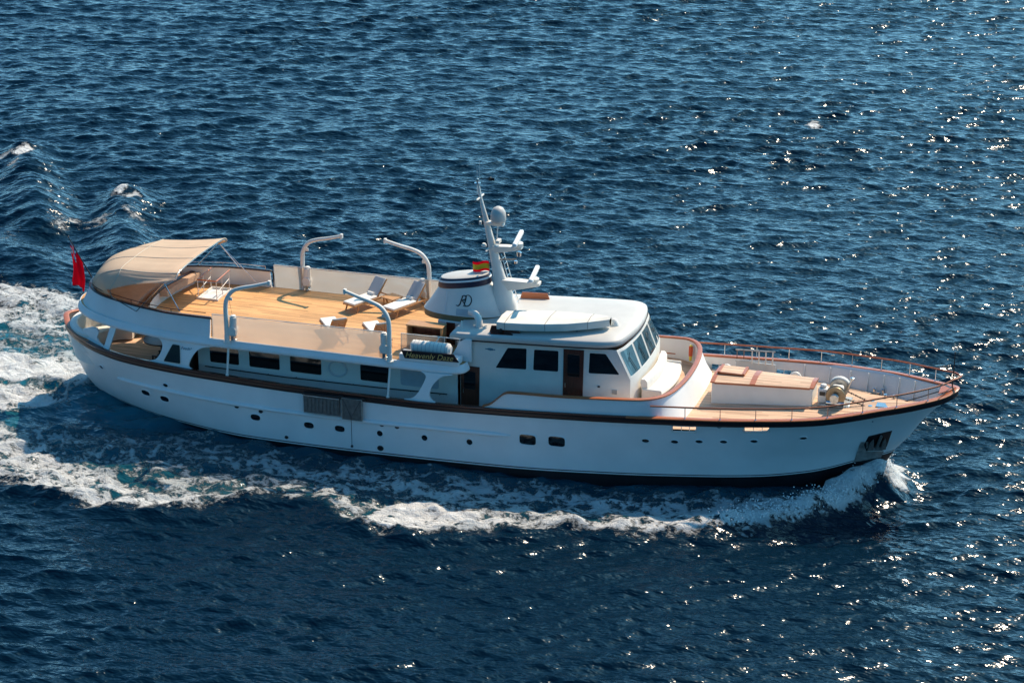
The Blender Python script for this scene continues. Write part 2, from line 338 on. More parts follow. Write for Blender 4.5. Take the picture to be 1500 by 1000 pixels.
CREST = [(13.25,-.15),(12.9,-.75),(12.1,-1.95),(10.96,-3.19),(9.72,-4.34),(8.21,-5.22),(6.44,-6.01),(4.81,-6.35),(3.14,-6.59),(1.38,-7.37),(-.33,-8.26),(-1.88,-8.86),(-3.77,-8.59),(-5.31,-7.5),(-7.48,-7.4),(-8.86,-8.3),(-10.32,-9.19),(-11.72,-9.62),(-13.56,-9.72),(-15.2,-9.2),(-17.1,-8.6),(-18.8,-8.6),(-21,-8.4),(-24,-8.3),(-30,-9)]
def build_sea():
    def axis(a, b, s0, s1, far):
        xs = [a]; 
        while xs[-1] < b: xs.append(xs[-1] + s0 + (s1-s0)*(xs[-1]-a)/(b-a))
        st = s1
        while xs[-1] < far: st *= 1.05 if xs[-1] < b + 170 else 1.25; xs.append(xs[-1] + st)
        st = s0; pre = []; x = a
        while x > -far: st *= 1.05 if x > a - 170 else 1.25; x -= st; pre.append(x)
        return np.array(pre[::-1] + xs, np.float64)
    gx = axis(-64, 26, 0.11, 0.11, 6000); gy = axis(-27, 92, 0.09, 0.19, 6000)
    cx = np.gradient(gx); cy = np.gradient(gy)
    X, Y = np.meshgrid(gx, gy); X = X.astype(np.float32); Y = Y.astype(np.float32)
    cell = np.maximum(cx[None, :], cy[:, None]).astype(np.float32)
    Z = np.zeros_like(X); DX = np.zeros_like(X); DY = np.zeros_like(X)
    vis = (X > -240) & (X < 200) & (Y > -200) & (Y < 270)
    iy, ix = np.where(vis); r0, r1, c0, c1 = iy.min(), iy.max()+1, ix.min(), ix.max()+1
    Xv, Yv, cv = X[r0:r1, c0:c1], Y[r0:r1, c0:c1], cell[r0:r1, c0:c1]
    r_ = np.random.default_rng(5)
    # slow gust field modulates the short chop
    g = np.zeros_like(Xv)
    for _ in range(14):
        lam = r_.uniform(9, 40); th = r_.uniform(0, 2*np.pi); k = 2*np.pi/lam
        g += np.sin(k*(np.cos(th)*Xv + np.sin(th)*Yv) + r_.uniform(0, 6.3))
    gust = np.clip(1 + 0.04*g, 0.8, 1.25).astype(np.float32)
    th0 = math.atan2(-math.cos(CAM_AZ), math.sin(CAM_AZ)) - R(5)
    zs = np.zeros_like(Xv); dxs = np.zeros_like(Xv); dys = np.zeros_like(Xv)
    NW = 230
    for i in range(NW):
        lam = 0.36 * (9.0/0.36)**((i + r_.uniform(0, 1))/NW)
        sp = 0.34 if lam > 2.5 else 0.40
        th = th0 + r_.normal(0, sp); k = 2*np.pi/lam
        slope = 0.038*min(1.0, (1.25/lam)**1.4)
        a = slope/k
        att = np.clip(lam/(2.2*cv) - 1, 0, 1)
        if lam < 3.0: att = att*gust
        ph = k*(math.cos(th)*Xv + math.sin(th)*Yv) + r_.uniform(0, 6.283)
        s, c = np.sin(ph), np.cos(ph)
        zs += a*att*s; q = 0.75*a*att
        dxs += q*math.cos(th)*c; dys += q*math.sin(th)*c
    foam = np.zeros_like(Xv); aer = np.zeros_like(Xv)
    # --- the yacht's own wave train, both sides
    for sg in (1, -1):
        pts = [(x, y*sg) for x, y in CREST]
        d, t = seg_dist(Xv, Yv, pts)
        amp = np.interp(t, [0, .03, .12, .3, .5, .7, 1], [.34, .50, .38, .22, .24, .20, .10])
        wdt = np.interp(t, [0, .1, .3, 1], [.55, .75, .9, 1.2])
        zs += amp*np.exp(-(d/wdt)**2)
        zs -= 0.4*amp*np.exp(-((d-1.9)/1.3)**2)
        f = np.interp(t, [0, .04, .12, .22, .28, .36, .42, .5, .58, .8, 1], [1.15, 1.15, 1.05, 1.0, .92, .8, .78, .78, .95, .95, .7])
        fw = np.interp(t, [0, .08, .2, .3, .45, .6, 1], [.45, .85, .85, .62, .48, .85, 1.3])
        foam = np.maximum(foam, f*np.exp(-(d/fw)**2.0))
        # aerated, lacy water between hull and crest
        poly = pts[:22] + [(-26, -8*sg), (-26, -2.2*sg), (-18.2, -.8*sg), (-16.5, -1.1*sg), (-13, -2.5*sg), (-8, -3.1*sg), (0, -3.2*sg), (6, -2.6*sg), (10, -1.5*sg)]
        s_ = soft_poly(Xv, Yv, poly, 0.35)
        lace = np.interp(Xv, [-24, -17, -10, -4, 3, 8, 11, 13], [.74, .72, .74, .80, .84, .88, .95, 1.0])
        hd = np.abs(Yv) - np.interp(Xv, [-18, -13, -8, 0, 6, 10, 13], [0.2, 2.5, 3.1, 3.2, 2.6, 1.5, 0])
        near = np.clip(hd/1.1, 0, 1)
        foam = np.maximum(foam, s_*lace*(0.5 + 0.5*near)*(1.0 if sg < 0 else np.clip((Xv+20.5)/2.0, 0, 1)))
        aer = np.maximum(aer, s_*np.interp(Xv, [-24, -16, -6, 4, 13], [.75, .65, .42, .5, .6]))
    # water heaped along the side under the bow
    hyl = np.interp(Xv, [-18, -15, -13, -8, 0, 4, 7, 9, 11, 12.2, 13], [0.1, 1.8, 2.5, 3.15, 3.25, 2.95, 2.35, 1.8, 1.08, .5, 0])
    zs += np.interp(Xv, [-17, -14, -9, 0, 5, 9, 12, 13.4, 14.5], [.20, .22, .10, .08, .20, .34, .42, .45, 0])*np.exp(-(np.maximum(np.abs(Yv)-hyl, 0)/.8)**2)
    # bow mound and its sunlit far-side spray
    foam = np.maximum(foam, 1.1*soft_poly(Xv, Yv, [(13.7,.1),(13.0,-.9),(11.8,-2.4),(9.8,-4.2),(8.0,-5.1),(6.6,-5.4),(7.0,-4.0),(9.0,-2.8),(11.0,-1.5),(12.4,-.5)], .35))
    for bx, by, br, bh, bf in [(13.3,.55,.55,.34,1.2),(13.1,-.2,.5,.45,1.2),(12.4,-.95,.55,.45,1.15),(11.5,-1.9,.7,.32,1.1),(10.4,-3.1,.8,.25,1.05),(9.2,-3.9,.8,.15,1.0),(13.65,1.0,.6,.26,1.25),(13.5,1.9,.6,.2,1.1),(13.9,.1,.45,.12,1.2),(-18.9,.3,1.3,.22,.9)]:
        e = np.exp(-((Xv-bx)**2 + (Yv-by)**2)/br**2)
        zs += bh*e; foam = np.maximum(foam, bf*np.minimum(1, 1.6*e))
    # sunlit churned patches abeam and on the quarter
    foam = np.maximum(foam, 1.02*soft_poly(Xv, Yv, [(-4.2,-8.9),(-3.3,-6.2),(-1.8,-5.7),(2.0,-6.8),(1.6,-7.5),(-.6,-8.6),(-2.2,-9.3)], .4))
    foam = np.maximum(foam, .90*soft_poly(Xv, Yv, [(-8.6,-8.3),(-10.4,-8.0),(-12.6,-7.4),(-15,-6.5),(-17.2,-5.3),(-20.6,-3.6),(-25,-3.4),(-25,-8.6),(-19,-8.8),(-15.2,-9.5),(-12,-9.9),(-10,-9.4)], .8))
    # wash right astern and the far-side quarter wave
    foam = np.maximum(foam, 1.25*soft_poly(Xv, Yv, [(-18.2,.4),(-18.4,2.0),(-20.5,2.6),(-23,2.4),(-28,3.0),(-28,-1.2),(-23,-1.0),(-20.2,-.6),(-18.4,-.6)], .5))
    foam = np.maximum(foam, .88*soft_poly(Xv, Yv, [(-19.5,4.6),(-21.5,8.5),(-24.4,10.4),(-29,11.0),(-34,11),(-34,6),(-27,4.6),(-23,4.4)], .8))
    aer = np.maximum(aer, 1.0*soft_poly(Xv, Yv, [(-12.4,-2.4),(-14,-3.4),(-16.5,-3.6),(-18.6,-2.9),(-24,-2.6),(-28,-1.5),(-28,3),(-19,3),(-18,1),(-17,-1)], .9))
    quarter = soft_poly(Xv, Yv, [(-13.0,-2.3),(-14.5,-3.6),(-16.8,-3.9),(-18.6,-3.2),(-19.6,-1.6),(-18.6,-.4),(-17,-.6),(-15,-1.7)], .7)
    foam = foam*(1 - .62*quarter); foam = np.maximum(foam, 1.02*soft_poly(Xv, Yv, [(-18.6,-.6),(-18.9,-2.6),(-20.5,-3.6),(-26,-3.4),(-26,-.5)], .5)); aer = np.maximum(aer, 1.15*quarter)
    # divergent wake crests breaking out to port, with their small whitecaps
    for pts, am, wd_ in [([(-24,14.5),(-27,19.5),(-29,24)], .40, 1.1), ([(-31,19),(-35,25),(-38,29.5)], .42, 1.2), ([(-40,26),(-46,36),(-52,46)], .3, 1.5), ([(-26,12),(-31,15),(-38,18)], .2, 1.2)]:
        d, t = seg_dist(Xv, Yv, pts); zs += am*np.exp(-(d/wd_)**2) - .5*am*np.exp(-((d-2.3)/1.4)**2)
    for bx, by, br, bf, as_ in [(-37.6,28.9,.55,1.3,.5),(-38.5,28.6,.5,.8,.4),(-37.2,27.2,.35,.75,.5),(-36.6,25.4,.7,.5,.4),(-29.2,23.9,.45,1.1,.5),(-28.4,23.4,.5,.8,.4),(-29.8,19.4,.8,.78,.35),(-28.6,20.0,.8,.72,.35),(-27.3,21.2,.6,.62,.4),(-26.6,20.4,.5,.55,.4),(-31.8,16.4,.9,.5,.3),(2.1,47.7,.45,1.0,.3),(-33.5,18.3,.9,.42,.3)]:
        e = np.exp(-(((Xv-bx)/br)**2 + ((Yv-by)/(br*1.3))**2)/1.4); foam = np.maximum(foam, bf*np.minimum(1, 1.3*e))
    # broken water is lumpier
    lump = np.zeros_like(Xv)
    for _ in range(60):
        lam = r_.uniform(.5, 2.2); th = r_.uniform(0, 6.283); k = 2*np.pi/lam
        lump += lam*np.sin(k*(math.cos(th)*Xv + math.sin(th)*Yv) + r_.uniform(0, 6.283))
    zs += 0.009*lump*np.clip(foam, 0, 1.1)
    # flatter under the hull so nothing shows above the decks
    hullin = (np.abs(Yv) < 2.2) & (Xv > -17) & (Xv < 11.5)
    zs = np.where(hullin, np.minimum(zs, .2), zs)
    Z[r0:r1, c0:c1] = zs; DX[r0:r1, c0:c1] = dxs; DY[r0:r1, c0:c1] = dys
    F = np.zeros_like(X); A = np.zeros_like(X); F[r0:r1, c0:c1] = foam; A[r0:r1, c0:c1] = aer
    ny, nx = X.shape
    co = np.stack([X+DX, Y+DY, Z], -1).reshape(-1, 3).astype(np.float32)
    idx = np.arange(nx*ny, dtype=np.int32).reshape(ny, nx)
    q = np.stack([idx[:-1, :-1], idx[:-1, 1:], idx[1:, 1:], idx[1:, :-1]], -1).reshape(-1, 4)
    me = bpy.data.meshes.new('sea'); me.vertices.add(len(co)); me.vertices.foreach_set('co', co.ravel())
    me.loops.add(q.size); me.loops.foreach_set('vertex_index', q.ravel())
    me.polygons.add(len(q)); me.polygons.foreach_set('loop_start', np.arange(0, q.size, 4, dtype=np.int32))
    me.polygons.foreach_set('use_smooth', np.ones(len(q), bool)); me.update(calc_edges=True)
    for nm, arr in (('foam', F), ('aer', A)):
        at = me.attributes.new(nm, 'FLOAT', 'POINT'); at.data.foreach_set('value', arr.ravel().astype(np.float32))
    o = bpy.data.objects.new('sea', me); COL.objects.link(o); o['kind'] = 'structure'; o['label'] = 'deep blue choppy sea with white wake around the yacht'; o['category'] = 'sea'
    # ---- water material
    m = bpy.data.materials.new('sea_water'); m.use_nodes = True; nt = m.node_tree; N = nt.nodes.new; L = nt.links.new
    b = nt.nodes['Principled BSDF']; out = nt.nodes['Material Output']
    def math_(op, a, b_=None, c=None):
        n = N('ShaderNodeMath'); n.operation = op
        for i, v in enumerate((a, b_, c)):
            if v is None: continue
            if isinstance(v, (int, float)): n.inputs[i].default_value = v
            else: L(v, n.inputs[i])
        return n.outputs[0]
    tc = N('ShaderNodeTexCoord'); geo = tc.outputs['Object']
    def noise(scale, detail, st=(1,1,1), rot=0.0, rough=.55, w=0.0):
        mp = N('ShaderNodeMapping'); L(geo, mp.inputs[0]); mp.inputs['Scale'].default_value = st; mp.inputs['Rotation'].default_value = (0,0,rot)
        n = N('ShaderNodeTexNoise'); n.inputs['Scale'].default_value = scale; n.inputs['Detail'].default_value = detail; n.inputs['Roughness'].default_value = rough
        n.inputs['Distortion'].default_value = w
        L(mp.outputs[0], n.inputs['Vector']); return n
    af = N('ShaderNodeAttribute'); af.attribute_name = 'foam'; aa = N('ShaderNodeAttribute'); aa.attribute_name = 'aer'
    nA = noise(0.85, 10, (.72, 1.5, 1), rough=.70, w=.5); nC = noise(8.5, 5, (.8, 1.3, 1), rough=.7, w=.4); nB = noise(2.4, 8, rough=.72, w=.8)
    vec = N('ShaderNodeVectorMath'); vec.operation = 'MULTIPLY_ADD'; L(nB.outputs['Color'], vec.inputs[0]); vec.inputs[1].default_value = (.7, .7, 0); L(geo, vec.inputs[2])
    vo = N('ShaderNodeTexVoronoi'); vo.feature = 'DISTANCE_TO_EDGE'; vo.inputs['Scale'].default_value = 1.35; L(vec.outputs[0], vo.inputs['Vector'])
    vo2 = N('ShaderNodeTexVoronoi'); vo2.feature = 'DISTANCE_TO_EDGE'; vo2.inputs['Scale'].default_value = 3.6; L(vec.outputs[0], vo2.inputs['Vector'])
    lace1 = math_('SUBTRACT', 1.0, math_('MULTIPLY', vo.outputs['Distance'], 3.2)); lace2 = math_('SUBTRACT', 1.0, math_('MULTIPLY', vo2.outputs['Distance'], 3.0))
    lace = math_('MULTIPLY_ADD', lace1, .34, math_('MULTIPLY', lace2, .22))
    tot = math_('ADD', math_('MULTIPLY_ADD', af.outputs['Fac'], 1.25, math_('MULTIPLY', math_('SUBTRACT', nA.outputs[0], .5), 1.9)), math_('MULTIPLY', math_('SUBTRACT', nB.outputs[0], .5), 1.5))
    tot = math_('ADD', tot, math_('MULTIPLY', math_('SUBTRACT', lace, .30), .95)); tot = math_('ADD', tot, math_('MULTIPLY', math_('SUBTRACT', nC.outputs[0], .5), .95))
    gate = N('ShaderNodeMapRange'); L(af.outputs['Fac'], gate.inputs[0]); gate.inputs[1].default_value = .06; gate.inputs[2].default_value = .35
    fr = N('ShaderNodeMapRange'); L(tot, fr.inputs[0]); fr.inputs[1].default_value = .84; fr.inputs[2].default_value = 1.12; fr.interpolation_type = 'SMOOTHSTEP'
    thin = N('ShaderNodeMapRange'); L(af.outputs['Fac'], thin.inputs[0]); thin.inputs[1].default_value = .72; thin.inputs[2].default_value = .98; thin.inputs[3].default_value = .50; thin.inputs[4].default_value = 1.0
    ff = math_('MULTIPLY', math_('MULTIPLY', fr.outputs[0], gate.outputs[0]), thin.outputs[0])
    deep = N('ShaderNodeMix'); deep.data_type = 'RGBA'; deep.inputs['A'].default_value = (.0003, .0090, .021, 1); deep.inputs['B'].default_value = (.010, .13, .17, 1)
    am = math_('MULTIPLY', aa.outputs['Fac'], math_('ADD', .25, math_('MULTIPLY', nA.outputs[0], 1.1))); L(math_('MINIMUM', am, 1.0), deep.inputs['Factor'])
    mixc = N('ShaderNodeMix'); mixc.data_type = 'RGBA'; L(deep.outputs['Result'], mixc.inputs['A']); mixc.inputs['B'].default_value = (.74, .74, .72, 1); L(ff, mixc.inputs['Factor'])
    L(mixc.outputs['Result'], b.inputs['Base Color'])
    ro = N('ShaderNodeMapRange'); L(ff, ro.inputs[0]); ro.inputs[3].default_value = .15; ro.inputs[4].default_value = .8; L(ro.outputs[0], b.inputs['Roughness'])
    b.inputs['IOR'].default_value = 1.333
    sp = N('ShaderNodeMapRange'); L(ff, sp.inputs[0]); sp.inputs[3].default_value = .5; sp.inputs[4].default_value = .15; L(sp.outputs[0], b.inputs['Specular IOR Level'])
    rot = -(math.atan2(hv.y, hv.x) - R(90))
    n1 = noise(2.3, 2, (.6, 1.3, 1), rot, .5, .2); n2 = noise(6.0, 1, (.7, 1.3, 1), rot + .25, .6, .2)
    hgt = math_('MULTIPLY_ADD', n1.outputs[0], .150, math_('MULTIPLY', n2.outputs[0], .028))
    hgt = math_('ADD', hgt, math_('MULTIPLY', ff, math_('MULTIPLY', nB.outputs[0], .30)))
    bp = N('ShaderNodeBump'); bp.inputs['Strength'].default_value = 1.0; bp.inputs['Distance'].default_value = 1.0; L(hgt, bp.inputs['Height']); L(bp.outputs[0], b.inputs['Normal'])
    me.materials.append(m)
    return o
build_sea()

# ------------------------------------------------------------------ the yacht: hull, decks, bulwarks
yacht = thing('motor_yacht', 'long white classic motor yacht with teak decks under way across the sea', 'yacht')
Y = yacht
FP = [(6.28, 7.14), (8.82, 9.70)]
FZ0, FZ1 = .56, .28                      # freeing ports along the foredeck bulwark
def u_at(x):
    u = ucap(x)
    for _ in range(30):
        z = SH(u) - (FZ0+FZ1)/2; u = (x - STERN(z))/(STEM(z) - STERN(z))
    return u
def stations():
    us = [0.5*(1-math.cos(math.pi*i/120)) for i in range(121)]
    us += [u_at(v) for p in FP for v in p]
    return sorted(set(round(u, 5) for u in us))
def build_hull():
    us = stations(); rows = []
    m = MB()
    def levels(u):
        zc = SH(u); zb = ZBOOT(hx(u, .4))
        lo = [-1.3, -.7, -.2, 0.0, zb*.6, zb, zb+.045, zb+.085]
        top = [zc-FZ0, zc-FZ1, zc]
        mid = [zb+.085 + (zc-FZ0-zb-.085)*k/12 for k in range(1, 12)]
        return lo + mid + top
    n = len(levels(.5))
    for sg in (-1, 1):
        grid = [[(hx(u, z), sg*hy(u, z), z) for z in levels(u)] for u in us]
        base = len(m.v); m.v += [p for r in grid for p in r]
        for i in range(len(us)-1):
            um = .5*(us[i]+us[i+1]); xm = hx(um, SH(um)-(FZ0+FZ1)/2)
            for j in range(n-1):
                if j == n-3 and any(a-1e-3 < xm < b+1e-3 for a, b in FP): continue
                a = base+i*n+j; b = a+n
                m.f.append((a, b, b+1, a+1)); m.m.append(1 if j < 5 or j == 6 and False else (1 if j == 6 else 0))
    # keel closing
    k = len(us)
    for i in range(k-1):
        a = i*n; b = k*n + i*n; m.f.append((a, a+n, b+n, b)); m.m.append(1)
    return m.build('hull', [WHITE, BLACK], Y, ang=50)
hull_o = build_hull()
# inner bulwark lining from the deck up to the cap, with the same openings
def deckz(x): return np.interp(x, [-19, -12, 5.5, 6, 8.5, 11, 13, 14.2, 14.8, 15.2, 15.6], [1.75, 1.72, 1.75, 2.58, 2.72, 2.86, 3.02, 3.14, 3.3, 3.55, 3.9])
def lining():
    m = MB(); xs = sorted(set([round(XA + .35 + i*(XF-XA-.9)/90, 3) for i in range(91)] + [v for p in FP for v in p] + [5.95, 6.0]))
    for sg in (-1, 1):
        base = len(m.v)
        for x in xs:
            b = max(0.02, capb(x) - .11); zc = sheer(x)
            for z in (deckz(x)-.1, zc-FZ0, zc-FZ1, zc-.005): m.v.append((x, sg*max(.01, min(b, hull_y(x, z)-.07)), z))
        for i in range(len(xs)-1):
            xm = .5*(xs[i]+xs[i+1])
            for j in range(3):
                if j == 1 and any(a < xm < b for a, b in FP): continue
                a = base+i*4+j; m.f.append((a, a+4, a+5, a+1)); m.m.append(0)
    return m.build('bulwark_lining', WHITE2, Y, ang=50)
lining()
# decks
def deck(name, x0, x1, mt, crown, n=40, inset=.12, zoff=0):
    m = MB(); C_ = 9
    xs = [x0 + (x1-x0)*i/n for i in range(n+1)]
    for x in xs:
        b = max(.01, min(capb(x) - inset, hull_y(x, deckz(x)) - .06))
        for c in range(C_):
            t = -1 + 2*c/(C_-1); m.v.append((x, t*b, deckz(x) + zoff + crown*(1-t*t)))
    for i in range(n):
        for c in range(C_-1):
            a = i*C_+c; m.f.append((a, a+C_, a+C_+1, a+1)); m.m.append(0)
    return m.build(name, mt, Y)
deck('main_deck', -19.1, 5.95, TEAKL, .02)
deck('fore_deck', 6.0, 15.5, TEAKL, .20)
# rubbing strake, cap rail (both sides in one run round the bow)
def cap_path(x0, x1, n, off=0.0, dz=0.0, round_bow=True):
    xs = [x0 + (x1-x0)*(1-(1-i/n)**1.7) for i in range(n+1)]
    st = [Vector((x, -(capb(x)+off), sheer(x)+dz)) for x in xs]
    pt = [Vector((p.x, -p.y, p.z)) for p in st[::-1]]
    if abs(st[-1].y) < 1e-3: pt = pt[1:]
    return st + pt
def hull_loop():
    vs = [i/110 for i in range(111)]
    us = [.5*(1-math.cos(math.pi*v)) for v in vs]
    st = [Vector((XA+(XF-XA)*u, -YC(uv_(u)), SH(u))) for u in us]
    return st + [Vector((p.x, -p.y, p.z)) for p in st[-2:0:-1]]
HL = hull_loop()
def loop_profile(path, prof):
    N_ = normals2d(path, closed=True)
    return [[p + n_*o + Vector((0,0,dz)) for o, dz in prof] for p, n_ in zip(path, N_)]
MB().loft(loop_profile(HL, [(.005,-.235),(.055,-.205),(.065,-.13),(.06,-.03),(.005,-.02)]), True, False, True).build('rubbing_strake', MAHOGD, Y, ang=60)
cap_m = MB().loft(loop_profile(HL, [(.06,-.02),(.085,-.005),(.085,.03),(.05,.05),(-.11,.05),(-.14,.03),(-.14,-.01),(-.1,-.02)]), True, False, True)
# superstructure shade painted as darker wood amidships, brighter mahogany at bow and stern
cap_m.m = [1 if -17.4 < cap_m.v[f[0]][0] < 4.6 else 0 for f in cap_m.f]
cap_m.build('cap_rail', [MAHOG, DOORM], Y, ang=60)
# moulded ridge along the topsides
for sg in (-1, 1):
    pts = []
    for i in range(60):
        x = -16.0 + 16.3*i/59; z = np.interp(x, [-16,-13,-9,-5,0.3], [1.62,1.58,1.50,1.54,1.67])
        pts.append((x, sg*(hull_y(x, z)+.015), z))
    MB().tube(pts, [.03]+[.085]*57+[.06,.03], 10).build('hull_ridge', WHITE, Y)
# portholes and hull windows
def on_hull(x, z, sg=-1):
    y = hull_y(x, z); dx = (hull_y(x+.1, z)-hull_y(x-.1, z))/.2; dz = (hull_y(x, z+.1)-hull_y(x, z-.1))/.2
    n = Vector((-dx, 1.0, -dz)).normalized(); p = Vector((x, y, z))
    t = Vector((1, dx, 0)).normalized(); w = t.cross(n); 
    if w.z < 0: w = -w
    if sg < 0: n.y *= -1; p.y *= -1; t.y *= -1; w.y *= -1
    return p, n, t, w
def oval(p, n, t, w, a, b, off, k=24, sq=2.0):
    out = []
    for i in range(k):
        th = 2*math.pi*i/k; c, s_ = math.cos(th), math.sin(th)
        out.append(p + n*off + t*(a*math.copysign(abs(c)**(2/sq), c)) + w*(b*math.copysign(abs(s_)**(2/sq), s_)))
    return out
def port(name, x, z, a, b, sq=2.0, rim=.035, glass=GLASS, sg=-1, rm=WHITE):
    p, n, t, w = on_hull(x, z, sg)
    f = MB().loft([oval(p,n,t,w,a+rim,b+rim,-.01,sq=sq), oval(p,n,t,w,a+rim,b+rim,.022,sq=sq), oval(p,n,t,w,a+rim*.4,b+rim*.4,.034,sq=sq), oval(p,n,t,w,a,b,.02,sq=sq), oval(p,n,t,w,a,b,-.03,sq=sq)], True, False).build(name, rm, Y)
    MB().loft([oval(p,n,t,w,a*1.01,b*1.01,.008,sq=sq), oval(p,n,t,w,a*.5,b*.5,.012,sq=sq), oval(p,n,t,w,.001,.001,.013,sq=sq)], True, False).build('glass', glass, f)
for sg in (-1, 1):
    for x, z in [(-14.7,1.25),(-13.82,1.17),(-9.84,1.08),(-7.64,1.06),(-6.39,1.09)]: port('porthole', x, z, .20, .125, 2.6, sg=sg)
    for x, z in [(-4.79,1.11),(-3.03,1.16),(-1.28,1.22)]: port('porthole', x, z, .115, .115, sg=sg, rim=.05)
    for x, z in [(-16.79,1.89),(-13.66,1.82)]: port('porthole', x, z, .11, .075, sg=sg)
    for x, z in [(5.3,2.04),(6.34,2.09),(7.21,2.17),(8.07,2.22),(9.13,2.31),(10.81,2.46)]: port('porthole', x, z, .13, .075, sg=sg, rim=.025)
    for x, z in [(.95,1.60),(2.04,1.66)]: port('hull_window', x, z, .31, .20, 4.5, sg=sg)
    port('exhaust_outlet', -4.79, .50, .09, .07, sg=sg, glass=BLACK, rm=DARK)
for x, z, a in [(-10.6,1.42,.05),(-9.6,1.36,.05),(-4.7,1.47,.05),(-4.1,1.46,.05),(-8.6,.42,.04)]: port('scupper', x, z, a, .03, rm=DARK, glass=BLACK)
p, n, t, w = on_hull(7.95, 2.93); MB().lathe([(.001,-.02),(.11,0),(.09,.05),(.04,.08),(.001,.085)], p, 12, Matrix((t, w, n)).transposed()).build('fairlead', STEEL, Y)
p, n, t, w = on_hull(12.3, 3.33); MB().lathe([(.001,-.02),(.13,0),(.10,.05),(.05,.07),(.001,.075)], p, 12, Matrix((t, w, n)).transposed()).build('fairlead', STEEL, Y)
# freeing-port frames with their bars
for sg in (-1, 1):
    for a, b in FP:
        m = MB()
        def q(x, dz, o): return Vector((x, sg*(hull_y(x, sheer(x)-dz) + o), sheer(x)-dz))
        k = 8; lo = [q(a+(b-a)*i/k, FZ0-.01, .004) for i in range(k+1)]; hi = [q(a+(b-a)*i/k, FZ1+.01, .004) for i in range(k+1)]
        m.tube(lo + hi[::-1], .024, 6, closed=True)
        for f_ in (.36, .7): m.tube([q(a+(b-a)*f_, FZ0, -.04), q(a+(b-a)*f_, FZ1, -.04)], .012, 6)
        m.build('freeing_port', WHITE2, Y)
# anchor in its pocket
p0 = [on_hull(x, z) for x, z in [(12.97,2.38),(13.74,2.55),(13.55,1.80),(13.40,1.62),(12.86,1.66),(12.80,1.98)]]
pk = MB().prism([p + n*.012 for p, n, t, w in p0], p0[0][1]*-.02).build('anchor_pocket', BLACK, Y, smooth=False)
p1_ = [on_hull(x, z) for x, z in [(12.70,2.12),(12.95,2.10),(12.90,1.62),(13.45,1.58),(13.36,1.30),(12.45,1.15)]]
MB().prism([p + n*.008 for p, n, t, w in p1_], p1_[0][1]*-.02).build('stem_plate', GALV, Y, smooth=False)
def anchor():
    m = MB(); p, n, t, w = on_hull(13.22, 2.02)
    A = Matrix((t, w, n)).transposed()
    def pt(a, b, c): return p + t*a + w*b + n*c
    m.tube([pt(.08,.42,.06), pt(.0,-.15,.12)], [.05,.06], 8)
    m.tube([pt(-.3,-.2,.1), pt(.3,-.2,.1)], .075, 8)
    for s_ in (-1, 1): m.loft([[pt(s_*.14,-.2,.18), pt(s_*.34,-.2,.18), pt(s_*.34,-.2,.06), pt(s_*.14,-.2,.06)], [pt(s_*.17,.15,.16), pt(s_*.30,.13,.16), pt(s_*.30,.13,.09), pt(s_*.17,.15,.09)], [pt(s_*.22,.36,.12)]*4], True, True)
    return m.build('anchor', NETG, Y)
anchor()
# ------------------------------------------------------------------ upper (sun) deck slab, aft bulwark, weather cloths
EAVE = [(-1.55,2.45),(-1.62,2.78),(-1.85,2.96),(-2.4,3.06),(-4,3.12),(-7.5,3.13),(-10.7,3.12),(-11.9,3.07),(-13.5,2.95),(-15.04,2.66),(-16.23,2.34),(-17.3,1.84),(-18.0,1.30),(-18.42,.70),(-18.6,0)]
def u_path(tab, z, n=5):
    """plan half table (front to stern) -> port front, round the stern, starboard front"""
    port_ = [Vector((x, y, z)) for x, y in tab]; stb = [Vector((x, -y, z)) for x, y in tab[-2::-1]]
    return crom(port_ + stb, n)
EP = u_path(EAVE, 0)
def eave_z(x): return 0.0
prof = [(-.30,3.66),(-.05,3.665),(0,3.70),(.012,3.76),(-.01,3.84),(-.06,3.90),(-.075,3.985),(-.12,4.0)]
rings = sweep_profile(EP, prof)
m = MB().loft(rings, False, False)
inner_bot = [r[0] for r in rings]; inner_top = [r[-1] for r in rings]
m.add(inner_bot, [tuple(range(len(inner_bot)))])
m.add([p + Vector((0,0,-.015)) for p in inner_top], [tuple(range(len(inner_top)))])
m.build('upper_deck', WHITE, Y, ang=50)
TD = [p + Vector((0,0,-.004)) for p in [r[-1] for r in sweep_profile(EP, [(-.12,4.0)])]]
# teak laid deck with a cut-out for the stair hatch
HX0, HX1, HY0, HY1 = -13.92, -13.12, .78, 2.12
def teak_sheet():
    bm = bmesh.new(); vs = [bm.verts.new(p) for p in TD]; bm.faces.new(vs)
    for co, no in (((HX0,0,0),(1,0,0)),((HX1,0,0),(1,0,0)),((0,HY0,0),(0,1,0)),((0,HY1,0),(0,1,0))):
        bmesh.ops.bisect_plane(bm, geom=bm.faces[:]+bm.edges[:]+bm.verts[:], plane_co=co, plane_no=no)
    dl = [f for f in bm.faces if HX0 < f.calc_center_median().x < HX1 and HY0 < f.calc_center_median().y < HY1]
    bmesh.ops.delete(bm, geom=dl, context='FACES')
    me = bpy.data.meshes.new('teak_deck'); bm.to_mesh(me); bm.free(); me.materials.append(TEAK)
    o = bpy.data.objects.new('teak_deck', me); COL.objects.link(o); o.parent = Y; o['label'] = 'golden teak planking of the sun deck'
teak_sheet()
